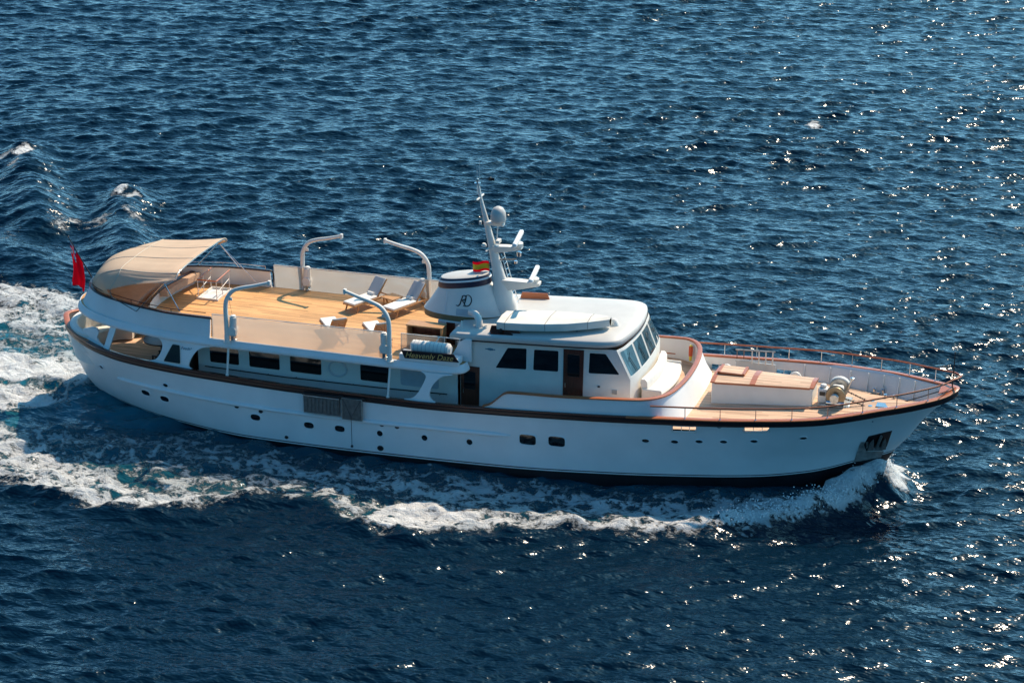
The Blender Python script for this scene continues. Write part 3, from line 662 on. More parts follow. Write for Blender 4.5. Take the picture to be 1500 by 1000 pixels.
# slanting bulwark round the stern end of the sun deck
BB = [(-11.7,2.99),(-12.8,2.93),(-14,2.77),(-15.0,2.57),(-16,2.29),(-17.06,1.83),(-17.75,1.32),(-18.2,.70),(-18.36,0)]
BT = [(-11.7,2.86),(-13.35,2.82),(-14.2,2.66),(-14.95,2.47),(-15.82,2.17),(-16.73,1.78),(-17.35,1.32),(-17.75,.80),(-18.0,0)]
bo = u_path(BB, 3.97, 6)
bt = u_path(BT, 4.70, 6)
k = min(len(bo), len(bt)); N_ = normals2d(bt)
rings = [[a, a*.5+b*.5 + n_*-.01, b, b - n_*.07, (a*.5+b*.5) - n_*.09, a - n_*.08 + Vector((0,0,.01))] for a, b, n_ in zip(bo[:k], bt[:k], N_)]
MB().loft(rings, True, True).build('upper_bulwark', WHITE, Y, ang=50)
cp = [b + Vector((0,0,.0)) for b in bt]
ends = lambda side: None
rr = sweep_profile(cp, [(.03,0),(.055,.012),(.055,.045),(.03,.06),(-.10,.06),(-.125,.04),(-.125,.012),(-.09,0)])
MB().loft(rr, True, True).build('upper_cap_rail', MAHOGD, Y, ang=60)
for sg in (-1, 1):
    MB().tube([(-11.72,sg*2.85,4.73),(-11.62,sg*2.87,4.70),(-11.6,sg*2.9,4.6),(-11.6,sg*2.97,4.05)], .035, 8).build('bulwark_end_trim', MAHOGD, Y)
    # low guard rail above the aft bulwark
    hp = [Vector((p.x, p.y*.985, 4.90)) for p in bt if p.y*sg > .9 and p.x < -11.7]
    m = MB().tube(hp, .016, 6)
    for i in range(0, len(hp), 7): m.tube([hp[i], hp[i]-Vector((0,0,.16))], .011, 6)
    m.build('guard_rail', MAHOGD if sg < 0 else STEEL, Y)
def cloth(name, x0, x1, sg, mt, y=3.02, z0=3.99, z1=4.94, n=24):
    m = MB()
    for i in range(n+1):
        x = x0+(x1-x0)*i/n; zt = z1 + .010*(x+11) - .025*math.sin(math.pi*((x-x0) % 1.6)/1.6)
        for j in range(4):
            t = j/3; bl = .02*math.sin(math.pi*t)*math.sin(3.9*x)
            m.v.append((x, sg*(y - .06*t + bl), z0+(zt-z0)*t))
    for i in range(n):
        for j in range(3): a = i*4+j; m.f.append((a, a+4, a+5, a+1)); m.m.append(0)
    o = m.build(name, mt, Y)
    fr_ = MB().tube([(x0+(x1-x0)*i/n, sg*(y-.06), z1+.010*(x0+(x1-x0)*i/n+11)+.01) for i in range(n+1)], .018, 6)
    for i in (0, n): fr_.tube([(x0+(x1-x0)*i/n, sg*(y-.09), z0), (x0+(x1-x0)*i/n, sg*(y-.09), z1+.010*(x0+(x1-x0)*i/n+11))], .016, 6)
    fr_.build('cloth_rail', WHITE2, o)
    return o
cloth('weather_cloth', -11.58, -4.62, -1, CLOTH, n=36)
cloth('weather_cloth', -4.25, -2.55, -1, CLOTHD, y=2.42, z1=4.72, n=12)['label'] = 'shade-grey translucent weather cloth by the life raft'
cloth('weather_cloth', -11.58, -2.6, 1, CLOTH, n=42)
# pipe rail by the raft
MB().tube([(-3.0,-2.40,4.84),(-1.9,-2.40,4.84)], .018, 6).tube([(-2.72,-2.40,4.84),(-2.78,-2.62,4.72)], .016, 6).tube([(-1.95,-2.40,4.84),(-1.95,-2.40,4.0)], .016, 6).build('pipe_rail', WHITE2, Y)

# ------------------------------------------------------------------ saloon house, stern openings, side deck
HW = 2.2
def poly_xz(pts, y, thick=.06, name='wall', mt=WHITE, parent=None, bev=0.0):
    return MB().prism([(x, y, z) for x, z in pts], (0, thick if y < 0 else -thick, 0)).build(name, mt, parent or Y, smooth=True, ang=25, bevel=bev)
m = MB()
m.box((-7.3, 0, 2.70), (10.6, 2*HW, 1.94))
m.build('saloon_house', WHITE2, Y)
poly_xz([(-13.2,1.7),(-12.58,1.7),(-12.58,3.68),(-13.2,3.68)], -HW+.3, .06, 'aft_bulkhead', DOORM)
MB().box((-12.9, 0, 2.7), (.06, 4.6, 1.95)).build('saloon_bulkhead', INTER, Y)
def rrect(cx, cz, w, h, r=.07, k=4, skew=None):
    cs = [(cx-w/2, cz+h/2), (cx+w/2, cz+h/2), (cx+w/2, cz-h/2), (cx-w/2, cz-h/2)] if skew is None else skew
    return rpoly(cs, r, k)
def rpoly(cs, r=.07, k=4):
    out = []; n = len(cs)
    for i in range(n):
        p = Vector((*cs[i], 0)); a = (Vector((*cs[i-1], 0))-p).normalized(); b = (Vector((*cs[(i+1) % n], 0))-p).normalized()
        s = p + a*r; e = p + b*r
        for j in range(k+1):
            t = j/k; q = s*(1-t)**2 + p*2*t*(1-t) + e*t*t; out.append((q.x, q.y))
    return out
def inset2(poly, d):
    c = Vector((sum(p[0] for p in poly)/len(poly), sum(p[1] for p in poly)/len(poly)))
    out = []; n = len(poly)
    for i in range(n):
        a = Vector(poly[i-1]); b = Vector(poly[(i+1) % n]); t = (b-a).normalized(); nn = Vector((t.y, -t.x))
        if (c-Vector(poly[i])).dot(nn) < 0: nn = -nn
        out.append(tuple(Vector(poly[i]) + nn*d))
    return out
def window(pts, y, name='window', sg=-1, glass=GLASS, rim=.035, proud=.015, parent=None, rm=WHITE2):
    """glazed opening on a fore-and-aft wall: frame ring plus a recessed pane"""
    o = inset2(pts, -rim)
    s = 1 if sg > 0 else -1
    ring = [[Vector((x, y, z)) for x, z in o], [Vector((x, y+s*proud, z)) for x, z in o], [Vector((x, y+s*proud*1.2, z)) for x, z in inset2(pts, -rim*.4)], [Vector((x, y+s*proud, z)) for x, z in pts], [Vector((x, y+s*.003, z)) for x, z in pts]]
    f = MB().loft(ring, True, False).build(name, rm, parent or Y)
    MB().prism([(x, y+s*.005, z) for x, z in inset2(pts, -.004)], (0, s*.002, 0)).build('pane', glass, f, smooth=False)
    return f
for sg in (-1, 1):
    for x0, x1 in [(-12.10,-10.90),(-10.47,-9.22),(-8.79,-7.52),(-5.95,-4.77)]:
        window(rrect((x0+x1)/2, 2.99, x1-x0, .63), sg*HW, 'saloon_window', sg)
    # grab rail along the house
    hr = [(-12.3, sg*(HW+.07), 2.50), (-9, sg*(HW+.07), 2.44), (-5, sg*(HW+.07), 2.48), (-2.5, sg*(HW+.07), 2.54)]
    m = MB().tube(hr, .022, 6)
    for i in range(9): x = -12+i*1.15; m.tube([(x, sg*HW, 2.47), (x, sg*(HW+.07), 2.47)], .012, 6)
    m.build('grab_rail', DARK, Y)
    # round lifebuoy rack on the house side
    MB().tube([(-6.85+.36*math.cos(a*math.pi/12), sg*(HW+.03), 3.03+.30*math.sin(a*math.pi/12)) for a in range(24)], .035, 8, closed=True).build('wall_ring', RINGG, Y)
    MB().prism([(x, sg*HW, z) for x, z in rrect(-3.6, 3.05, 1.5, .75, .1)], (0, sg*.014, 0)).build('pale_panel', LOUV, Y)  # plain pale grey panel on the house wall
    # posts under the overhang
    for x in (-10.93, -4.45):
        yb = capb(x)-.05
        MB().tube([(x, sg*yb, sheer(x)+.03), (x, sg*3.02, 3.69)], .045, 10).lathe([(.07,0),(.07,.05),(.05,.09)], (x, sg*yb, sheer(x)+.03), 10).build('roof_post', WHITE2, Y)
    # flared brace between hull and overhang
    y = sg*(3.12)
    L_ = crom([(-3.20,0,3.68),(-3.05,0,3.60),(-3.02,0,3.45),(-3.22,0,3.0),(-3.5,0,2.68),(-3.95,0,2.58)], 5)
    R_ = crom([(-2.55,0,2.60),(-2.72,0,2.68),(-2.83,0,2.9),(-2.72,0,3.25),(-2.4,0,3.58),(-2.0,0,3.68)], 5)
    MB().prism([(p.x, y+ (capb(p.x)-3.16)*sg*(1 if p.z < 2.8 else max(0, (3.68-p.z)/.9)), p.z) for p in L_ + R_], (0, -sg*.09, 0)).build('flared_brace', WHITE, Y, ang=30)
    # stern quarter screen with its arched ends and raked light
    def qy(x, z):
        t = min(1, max(0, (z-sheer(x))/(3.68-sheer(x)))); e = np.interp(x, [-17,-16.23,-15.04,-13.5,-11.9,-10.7], [2.0,2.34,2.66,2.95,3.07,3.12])
        return sg*((capb(x)-.06)*(1-t) + (e-.06)*t)
    top = [(-14.15,3.69)]
    aftc = crom([(-14.15,3.69,0),(-13.86,3.62,0),(-13.74,3.42,0),(-13.82,3.1,0),(-14.05,2.82,0),(-14.4,2.72,0),(-14.9,2.72,0)], 5)
    foot = [(-14.3,2.66),(-13.6,2.66),(-12.9,2.66),(-12.3,2.66)]
    fore = crom([(-12.35,2.66,0),(-12.56,2.74,0),(-12.55,2.92,0),(-12.38,3.25,0),(-12.12,3.5,0),(-11.75,3.62,0),(-11.2,3.69,0)], 5)
    outl = [(p.x, p.y) for p in aftc] + foot + [(p.x, p.y) for p in fore] + [(-12.2,3.69),(-13.2,3.69)]
    qs = MB().prism([(x, qy(x, z), z) for x, z in outl], (0, -sg*.08, 0)).build('quarter_screen', WHITE, Y, ang=30)
    wl_ = rpoly([(-13.28,3.53),(-12.97,3.53),(-12.93,2.83),(-13.66,2.83)], .06)
    MB().prism([(x, qy(x, z)+sg*.006, z) for x, z in inset2(wl_, -.03)], (0, sg*.008, 0)).build('window_frame', WHITE2, qs)
    MB().prism([(x, qy(x, z)+sg*.016, z) for x, z in wl_], (0, sg*.006, 0)).build('pane', GLASS, qs, smooth=False)
    if sg < 0:
        text_mesh('builder_script', 'Feadship', .17, Matrix.Translation((-12.62, qy(-12.55,3.5)-.012, 3.44)) @ Matrix.Rotation(R(1), 4, 'Y') @ XZ_STB, TEALT, qs, shear=.35)
    MB().prism([(x, qy(x, z), z) for x, z in [(-16.22,3.69),(-15.93,3.69),(-16.22,2.80),(-16.48,2.82)]], (0, -sg*.10, 0)).build('stern_column', WHITE, Y)
    co = [(-17.75,2.93),(-17.6,3.28),(-17.2,3.42),(-16.95,3.42),(-16.83,3.30),(-16.9,3.10),(-16.75,2.95),(-16.45,2.85),(-16.5,2.80)]
    MB().prism([(x, qy(x, z)*.99, z) for x, z in co], (0, -sg*.10, 0)).build('stern_coaming', WHITE, Y, ang=30)
# stern settee: curved white squab and back inside the fantail
def arc_band(cx, cy, r0, r1, a0, a1, z0, z1, n=20, sx=1.0, sy=1.0):
    m = MB(); rings = []
    for i in range(n+1):
        a = a0+(a1-a0)*i/n; c, s = math.cos(a), math.sin(a)
        def q(r, z): return Vector((cx + sx*r*c, cy + sy*r*s, z))
        e = .05
        rings.append([q(r0, z0), q(r1, z0), q(r1, z1-e), q(r1-e, z1), q(r0+e, z1), q(r0, z1-e)])
    return m.loft(rings, True, True)
arc_band(-16.9, 0, 1.15, 1.95, R(100), R(260), 1.8, 2.35).build('stern_seat', CUSH, Y)
arc_band(-16.9, 0, 1.75, 2.05, R(95), R(265), 2.3, 3.12).build('stern_seat_back', CUSH, Y)
MB().box((-15.4, 2.0, 2.25), (2.2, .8, .25)).build('side_bench', CUSH, Y, bevel=.06)
MB().box((-15.4, 2.42, 2.6), (2.2, .18, .7)).build('side_bench_back', CUSH, Y, bevel=.06)
MB().lathe([(.75,0),(.75,.05),(.1,.055),(.09,.0)], (-15.2,0,2.42), 24).lathe([(.25,0),(.09,.06),(.08,.66)], (-15.2,0,1.78), 14).build('saloon_table', MAHOGD, Y)
# ------------------------------------------------------------------ wheelhouse
WZ = 2.72
def wz(x): return 4.93 + .045*(x-2)
FTOP = [(3.93,-2.2),(4.10,-1.75),(4.2,-.9),(4.24,0),(4.2,.9),(4.10,1.75),(3.93,2.2)]
FSILL = [(4.47,-2.2),(4.56,-1.75),(4.64,-.9),(4.67,0),(4.64,.9),(4.56,1.75),(4.47,2.2)]
ft = crom([(x, y, wz(x)) for x, y in FTOP], 4); fs = crom([(x, y, 3.92) for x, y in FSILL], 4); fb = [p - Vector((0,0,1.25)) for p in fs]
m = MB()
m.loft([ft, fs, fb], False, False)
for sg in (-1, 1):
    side = [(-2.1,1.75),(3.0,1.75),(4.47,WZ-.05),(4.47,3.92),(3.93,wz(3.93)),(-2.1,wz(-2.1))]
    m.add([(x, sg*HW, z) for x, z in side], [tuple(range(len(side)))])
m.add([(-2.1,-HW,1.75),(-2.1,HW,1.75),(-2.1,HW,wz(-2.1)),(-2.1,-HW,wz(-2.1))], [(0,1,2,3)])
m.build('wheelhouse', WHITE2, Y, ang=30)
for sg in (-1, 1):
    window(rpoly([(-.16,4.64),(.56,4.69),(.55,3.87),(-.63,3.80)], .05), sg*HW, 'wheelhouse_window', sg)
    window(rpoly([(.85,4.69),(1.77,4.74),(1.76,3.93),(.81,3.88)], .06), sg*HW, 'wheelhouse_window', sg)
    window(rpoly([(2.94,4.80),(3.54,4.83),(4.06,4.09),(2.91,4.01)], .05), sg*HW, 'wheelhouse_window', sg)
    d = MB().prism([(x, sg*HW, z) for x, z in [(1.94,2.76),(2.69,2.78),(2.73,4.88),(1.96,4.84)]], (0, sg*.03, 0)).build('wheelhouse_door', DOORM, Y, bevel=.008)
    window(rrect(2.35, 4.25, .46, .86, .05), sg*(HW+.03), 'door_window', sg, parent=d, rm=DOORM, rim=.03)
    MB().tube([(2.05, sg*(HW+.03), 3.55), (2.05, sg*(HW+.09), 3.55), (2.05, sg*(HW+.09), 3.40)], .016, 6).build('handle', STEEL, d)
    d = MB().prism([(x, sg*HW, z) for x, z in [(-1.98,1.78),(-1.28,1.78),(-1.24,3.75),(-1.98,3.75)]], (0, sg*.03, 0)).build('side_door', DOORM, Y, bevel=.008)
    window(rrect(-1.62, 3.2, .44, .7, .05), sg*(HW+.03), 'door_window', sg, parent=d, rm=DOORM, rim=.03)
    MB().tube([(-1.86, sg*(HW+.03), 2.85), (-1.86, sg*(HW+.09), 2.85), (-1.86, sg*(HW+.09), 2.70)], .016, 6).build('handle', STEEL, d)
    v = MB().box((3.89, sg*(HW+.01), 3.40), (.24, .03, .19)).build('vent_grille', WHITE2, Y, bevel=.01)
    m = MB()
    for i in range(4): m.box((3.89, sg*(HW+.028), 3.335+.043*i), (.19, .01, .016))
    m.build('slat', DARK, v)
    MB().box((3.3, sg*(HW+.03), 3.54), (.09, .06, .05)).build('step_light', DARK, Y, bevel=.01)
    m = MB()     # small winged badge
    for a, b, h in [(-1.02,-.64,.035),(-.93,-.73,.075)]: m.box(((a+b)/2, sg*(HW+.006), 4.50), (b-a, .012, h))
    m.lathe([(.001,-.008),(.055,0),(.001,.012)], (-.83, sg*(HW+.012), 4.50), 12, Matrix.Rotation(R(90), 3, 'X')).build('badge', TEALT, Y)
    MB().lathe([(.05,-.06),(.06,0),(.03,.09),(.001,.1)], (-1.62, sg*(HW+.05), 4.15), 10).build('side_lamp', DARK, Y)
# windscreen: four raked panes between white mullions
def fpt(y, t, out=0.0):
    def at(pl): 
        for a, b in zip(pl[:-1], pl[1:]):
            if a.y <= y <= b.y: return a.lerp(b, (y-a.y)/(b.y-a.y+1e-9))
        return pl[0] if y < pl[0].y else pl[-1]
    a, b = at(fs), at(ft); p = a.lerp(b, t)
    nn = Vector((1, 0, .5)).normalized(); return p + nn*out
for y0, y1 in [(-2.08,-1.18),(-1.02,-.08),(.08,1.02),(1.18,2.08)]:
    k = 5; ys = [y0+(y1-y0)*i/k for i in range(k+1)]
    lo = [fpt(y, .10, .012) for y in ys]; hi = [fpt(y, .90, .012) for y in ys[::-1]]
    lo2 = [fpt(y, .06, .004) for y in [y0-.05]+ys+[y1+.05]]; hi2 = [fpt(y, .94, .004) for y in ([y0-.05]+ys+[y1+.05])[::-1]]
    f = MB().add(lo2+hi2, [tuple(range(len(lo2)*2))]).build('windscreen_frame', WHITE2, Y, smooth=False)
    MB().add(lo+hi, [tuple(range(len(lo)*2))]).build('pane', GLASST, f, smooth=False)
    yw = (y0+y1)/2
    MB().tube([fpt(yw+.1, .12, .04), fpt(yw-.12, .62, .04)], .012, 5).tube([fpt(yw-.24, .5, .045), fpt(yw-.02, .75, .045)], .01, 5).build('wiper', DARK, f)
# roof
RO = [(-2.35,2.30),(1.3,2.36),(3.0,2.34),(3.62,2.25),(3.95,2.0),(4.12,1.5),(4.24,.75),(4.28,0)]
half = crom([Vector((x, -y, 0)) for x, y in RO], 5); loopR = half + [Vector((p.x, -p.y, 0)) for p in half[-2::-1]]
def rz(x): return 5.09 + .052*(x-1)
def offs(path, d):
    n_ = normals2d(path, True); return [p + q*d for p, q in zip(path, n_)]
rings = []
for d, dz in [(-.25,-.16),(-.03,-.16),(.0,-.13),(.015,-.03),(-.005,.055),(-.06,.10),(-.45,.145),(-1.0,.175)]:
    rings.append([Vector((.9+(p.x-.9)*(1+d/3.3), p.y*(1+d/2.36), rz(p.x)+dz)) for p in loopR])
m = MB().loft(rings, True, True)
roof = m.build('wheelhouse_roof', ROOFW, Y, ang=45)
tr_ = [[Vector((p.x, p.y, rz(p.x)+dz)) for p in offs(loopR, d)] for d, dz in [(-.03,-.195),(.005,-.19),(.008,-.15),(-.03,-.145)]]
MB().loft([list(r) for r in zip(*tr_)], True, False, True).build('roof_trim', MAHOGD, roof)
# navigation side-light boards on the roof; shaded starboard side painted in darker wood
for sg in (-1, 1):
    yb = sg*(2.0 if sg < 0 else 1.72); b = MB().prism([(x, yb, z) for x, z in [(-.95,5.00),(.30,5.09),(.16,5.42),(-.84,5.37)]], (0, sg*.05, 0)).build('navigation_board', DOORM if sg < 0 else MAHOG, Y, bevel=.01)
    MB().box((-.4, yb+sg*.13, 5.13), (.85, .2, .05)).build('shelf', DOORM if sg < 0 else MAHOG, b)
    MB().lathe([(.05,0),(.06,.03),(.06,.13),(.03,.16)], (-.45, yb+sg*.12, 5.16), 10).build('side_light', DARK, b)
MB().loft([oval(Vector((3.45,-.75,5.36+dz)), Vector((0,0,1)), Vector((1,0,0)), Vector((0,1,0)), a, b, 0, 18) for dz, a, b in [(-.02,.19,.17),(.05,.19,.17),(.16,.15,.14),(.27,.09,.09),(.30,.03,.03)]], True, True).build('horn_dome', WHITE2, Y)
# ------------------------------------------------------------------ curved bulwark and bench ahead of the wheelhouse
half = [(-.75,-3.37,2.70),(-.45,-3.37,2.83),(-.15,-3.37,3.10),(.1,-3.37,3.30),(.5,-3.37,3.36),(2.29,-3.37,3.43),(3.93,-3.34,3.54),(5.0,-3.27,3.61),(5.45,-3.13,3.64),(5.80,-2.80,3.65),(6.03,-2.3,3.65),(6.17,-1.6,3.65),(6.25,-.8,3.65),(6.27,0,3.65)]
path = crom([Vector(p) for p in half] + [Vector((x, -y, z)) for x, y, z in half[-2::-1]], 6)
N_ = normals2d(path); rings = []
for p, n_ in zip(path, N_):
    w_ = min(1, max(0, (p.x-5.0)/1.0)); zb = (sheer(p.x)-.12)*(1-w_) + (2.62+.14*(1-(p.y/3.3)**2))*w_
    fl = .05 + .40*w_
    def q(o, z):
        v = Vector((p.x, p.y, z)) + n_*o
        if o > 0: lim = hull_y(v.x, min(z, sheer(v.x))) - (.03 if w_ > .02 else -.002); v.y = max(-lim, min(lim, v.y))
        return v
    zmid = zb + (p.z-zb)*.35
    rings.append([q(fl, zb), q(fl*.55, zmid), q(.0, p.z), q(-.09, p.z), q(-.10, min(zb, 2.7))])
MB().loft(rings, False, False).build('bridge_bulwark', WHITE, Y, ang=50)
rr = sweep_profile(path, [(.03,-.005),(.055,.01),(.05,.05),(0,.06),(-.11,.06),(-.13,.04),(-.13,.005),(-.09,-.005)])
MB().loft(rr, True, True).build('bridge_cap_rail', MAHOG, Y, ang=60)
bd = [(.0,-3.3),(5.0,-3.2),(5.7,-2.85),(6.1,-1.6),(6.18,0),(6.1,1.6),(5.7,2.85),(5.0,3.2),(0,3.3)]
MB().prism([(x, y, 2.80) for x, y in bd], (0,0,-.06)).build('bridge_deck', TEAKL, Y)
def bench():
    sx = [(-1.5,4.72,5.45),(-1.0,4.78,5.58),(-.3,4.84,5.66),(.3,4.84,5.66),(1.0,4.78,5.58),(1.5,4.72,5.45)]
    F_ = crom([Vector((f, y, 0)) for y, b, f in sx], 4); B_ = crom([Vector((b, y, 0)) for y, b, f in sx], 4)
    base = MB().loft([[Vector((b.x,b.y,2.8)), Vector((f.x-.03,f.y,2.8)), Vector((f.x-.03,f.y,3.16)), Vector((b.x,b.y,3.16))] for b, f in zip(B_, F_)], True, True).build('bench', WHITE2, Y)
    MB().loft([[Vector((b.x+.1,b.y,3.16)), Vector((f.x,f.y,3.16)), Vector((f.x+.03,f.y,3.22)), Vector((f.x-.03,f.y,3.30)), Vector((b.x+.1,b.y,3.32))] for b, f in zip(B_, F_)], True, True).build('seat_cushion', CUSH, base, ang=60)
    MB().loft([[Vector((b.x+.02,b.y,3.2)), Vector((b.x+.22,b.y,3.25)), Vector((b.x+.20,b.y,3.62)), Vector((b.x+.12,b.y,3.72)), Vector((b.x-.02,b.y,3.72)), Vector((b.x-.06,b.y,3.62))] for b in B_], True, True).build('back_cushion', CUSH, base, ang=60)
    for y in (-1.53, 1.53): MB().box((5.1, y, 3.08), (.74, .10, .60)).build('armrest', WHITE2, base, bevel=.04)
bench()

# ------------------------------------------------------------------ davits
def davit(x, sg, dirx, winch_aft):
    y = sg*3.10; z0 = 3.95
    P_ = crom([(x,y,z0),(x,y,4.6),(x,y,5.32),(x+dirx*.07,y-sg*.01,5.68),(x+dirx*.30,y-sg*.03,5.99),(x+dirx*.66,y-sg*.05,6.15),(x+dirx*1.15,y-sg*.09,6.27),(x+dirx*1.75,y-sg*.14,6.44)], 5)
    rr = [.085]*len(P_); 
    for i in range(len(P_)): rr[i] = .088 - .026*max(0, (i-12)/(len(P_)-13))
    d = MB().tube(P_, rr, 12).lathe([(.15,0),(.15,.04),(.10,.06),(.10,.30),(.09,.31)], (x,y,z0-.02), 14).build('davit', WHITE2, Y)
    e = P_[-1]
    MB().box((e.x, e.y, e.z), (.10,.14,.17)).tube([(e.x,e.y-.08,e.z-.06),(e.x,e.y+.08,e.z-.06)], .05, 10).build('sheave', WHITE2, d, bevel=.015)
    b = P_[17]; MB().box((b.x+dirx*.05, b.y, b.z-.13), (.16,.05,.12)).build('cleat', WHITE2, d, bevel=.01)
    wx = x + winch_aft*.22; wy = y - sg*.10
    MB().tube([(wx,wy-.16,4.42),(wx,wy+.16,4.42)], .17, 14).tube([(wx,wy,4.45),(wx+winch_aft*.02,wy,4.95)], [.15,.135], 12).box((wx,wy,4.28),(.30,.26,.12)).lathe([(.10,0),(.10,.05),(.03,.08)], (wx+winch_aft*.02,wy,4.95), 12).build('winch', WHITE2, d, bevel=.01)
    MB().box((wx-.02, wy, 4.12), (.12,.14,.24)).tube([(wx,wy-.1,4.02),(wx+.12,wy+.1,4.02)], .03, 8).build('winch_bracket', STEEL, d, bevel=.01)
    MB().tube([b + Vector((0,0,-.15)), Vector((wx, wy, 4.95))], .006, 4).build('wire', ROPE, d)
davit(-10.93, -1, 1, 1); davit(-4.43, -1, -1, -1); davit(-10.40, 1, 1, 1); davit(-5.07, 1, -1, -1)
# name board under the raft
nb = MB().prism([(x, -3.06, z) for x, z in [(-3.98,4.43),(-1.95,4.49),(-1.74,4.20),(-3.84,4.13)]], (0,-.04,0)).build('name_board', MAHOGD, Y, bevel=.008)
text_mesh('lettering', 'Heavenly Daze', .30, Matrix.Translation((-2.90, -3.108, 4.30)) @ Matrix.Rotation(R(-1.6), 4, 'Y') @ XZ_STB, GOLD, nb, shear=.35, spacing=1.02)
MB().box((-2.95, -2.75, 4.13), (2.3, .55, .26)).build('raft_ledge', WHITE, Y, bevel=.04)
fa = crom([(-2.75,0,4.0),(-2.35,0,4.12),(-2.12,0,4.4),(-1.95,0,4.72),(-1.7,0,4.86)], 5)
MB().prism([(p.x, -2.42, p.y if False else p.z) for p in fa] + [(-1.5,-2.42,4.86),(-1.5,-2.42,4.0)], (0,.10,0)).build('wheelhouse_fairing', WHITE, Y, ang=30)
# ------------------------------------------------------------------ engine casing, funnel, mast
MB().box((-2.35, 0, 4.42), (1.9, 1.9, 1.0)).build('funnel_casing', WHITE2, Y, bevel=.03)
MB().box((-2.78, -.98, 4.45), (.34, .05, .86)).build('casing_door', DOORM, Y, bevel=.01)
def funnel():
    def ring(cx, a, b, z, tilt=0.0, k=40):
        out = []
        for i in range(k):
            th = 2*math.pi*i/k; c, s = math.cos(th), math.sin(th)
            x = cx + a*math.copysign(abs(c)**.85, c); out.append(Vector((x, b*math.copysign(abs(s)**.85, s), z + tilt*(x-cx))))
        return out
    # raked casing: base longer than the crown, crown tilted up forward
    def sec(t): return ring(-2.50 + t*(-.03), 1.62-t*.62, 0.90-t*.36, 5.14+t*.99, t*.16)
    f = MB().loft([sec(t) for t in (0, .15, .35, .55, .75, .9, 1.0)], True, True).build('funnel', WHITE2, Y, ang=50)
    MB().loft([sec(0)] + [[p*1.0 + Vector((0,0,-.24)) for p in ring(-2.50,1.61,.89,5.14)]], True, True).build('base_band', OLIVE, f)
    def cap(t0): return ring(-2.53, 1.02*t0, .56*t0, 0, .16)
    def at(r, dz): return [p + Vector((0,0,6.13+dz)) for p in r]
    MB().loft([at(cap(1.0),-.01), at(cap(1.02),.02), at(cap(1.0),.20), at(cap(.97),.21)], True, False).build('navy_band', NAVY, f)
    MB().loft([at(cap(.985),.20), at(cap(1.0),.215), at(cap(.97),.275), at(cap(.95),.28)], True, False).build('white_ring', WHITE, f)
    MB().loft([at(cap(.965),.275), at(cap(.975),.285), at(cap(.93),.34), at(cap(.90),.345)], True, False).build('navy_ring', NAVY, f)
    MB().loft([at(cap(.905),.335), at(cap(.90),.36), at(cap(.80),.385), at(cap(.3),.40), at(cap(.01),.405)], True, False).build('funnel_top', ROOFW, f)
    # position on the starboard cheek of the casing for marks and the louvre
    def side(x, z):
        t = (z-5.14)/.99; cx = -2.50-.03*t; a = 1.62-.62*t; b = .90-.36*t
        c = max(-1, min(1, (x-cx)/a)); c = math.copysign(abs(c)**(1/.85), c); s = math.sqrt(max(0, 1-c*c))
        return Vector((x, -b*s**.85, z))
    def on(x, z, o): 
        p = side(x, z); dx = side(x+.02, z)-side(x-.02, z); dz = side(x, z+.02)-side(x, z-.02); n = dx.cross(dz).normalized()
        if n.y > 0: n = -n
        return p + n*o
    # interlaced monogram in dark strokes
    S = [[(-2.62,5.52),(-2.54,5.50),(-2.47,5.56),(-2.43,5.70),(-2.39,5.84),(-2.35,5.87)],
         [(-2.43,5.84),(-2.33,5.88),(-2.26,5.83),(-2.29,5.74),(-2.38,5.70),(-2.30,5.60),(-2.24,5.52)],
         [(-2.24,5.88),(-2.27,5.70),(-2.31,5.53)],
         [(-2.31,5.86),(-2.18,5.90),(-2.08,5.84),(-2.04,5.70),(-2.10,5.56),(-2.22,5.51),(-2.34,5.52)]]
    m = MB()
    for s in S:
        c = crom([(x, 0, z) for x, z in s], 5); n = len(c)
        m.tube([on(p.x-.02, p.z, .006) for p in c], [.011+.015*math.sin(math.pi*i/(n-1)) for i in range(n)], 5)
    m.build('monogram', DARK, f)
    def patch(x0, x1, z0, z1, o, k=8):
        return [on(x0+(x1-x0)*i/k, z0, o) for i in range(k+1)], [on(x0+(x1-x0)*i/k, z1, o) for i in range(k+1)]
    a, b = patch(-2.60,-1.98,5.17,5.40,.012); lv = MB().loft([a, b], False, False).build('louvre', LOUV, f)
    m = MB()
    for i in range(5):
        z = 5.19+.045*i; a, b = patch(-2.57,-2.01,z,z+.022,.02); m.loft([a, b], False, False)
    m.build('slat', RINGG, lv)
    a, b = patch(-3.06,-3.03,5.2,5.95,.012, 2); MB().loft([a, b], False, False).build('seam_strip', WHITE, f)
    return f
funnel()
MB().tube(crom([(-1.45,-1.62,4.95),(-1.45,-1.6,5.2),(-1.52,-1.5,5.38),(-1.72,-1.3,5.46),(-1.95,-1.08,5.42)], 5), .13, 14).lathe([(.2,0),(.2,.04),(.14,.07)], (-1.45,-1.62,4.95), 14).build('vent_pipe', WHITE2, Y)
MB().tube([(-2.05,-1.9,4.0),(-2.05,-1.85,5.35)], .03, 8).box((-1.95,-1.7,4.5),(.35,.5,1.0)).build('vent_trunk', WHITE2, Y, bevel=.03)
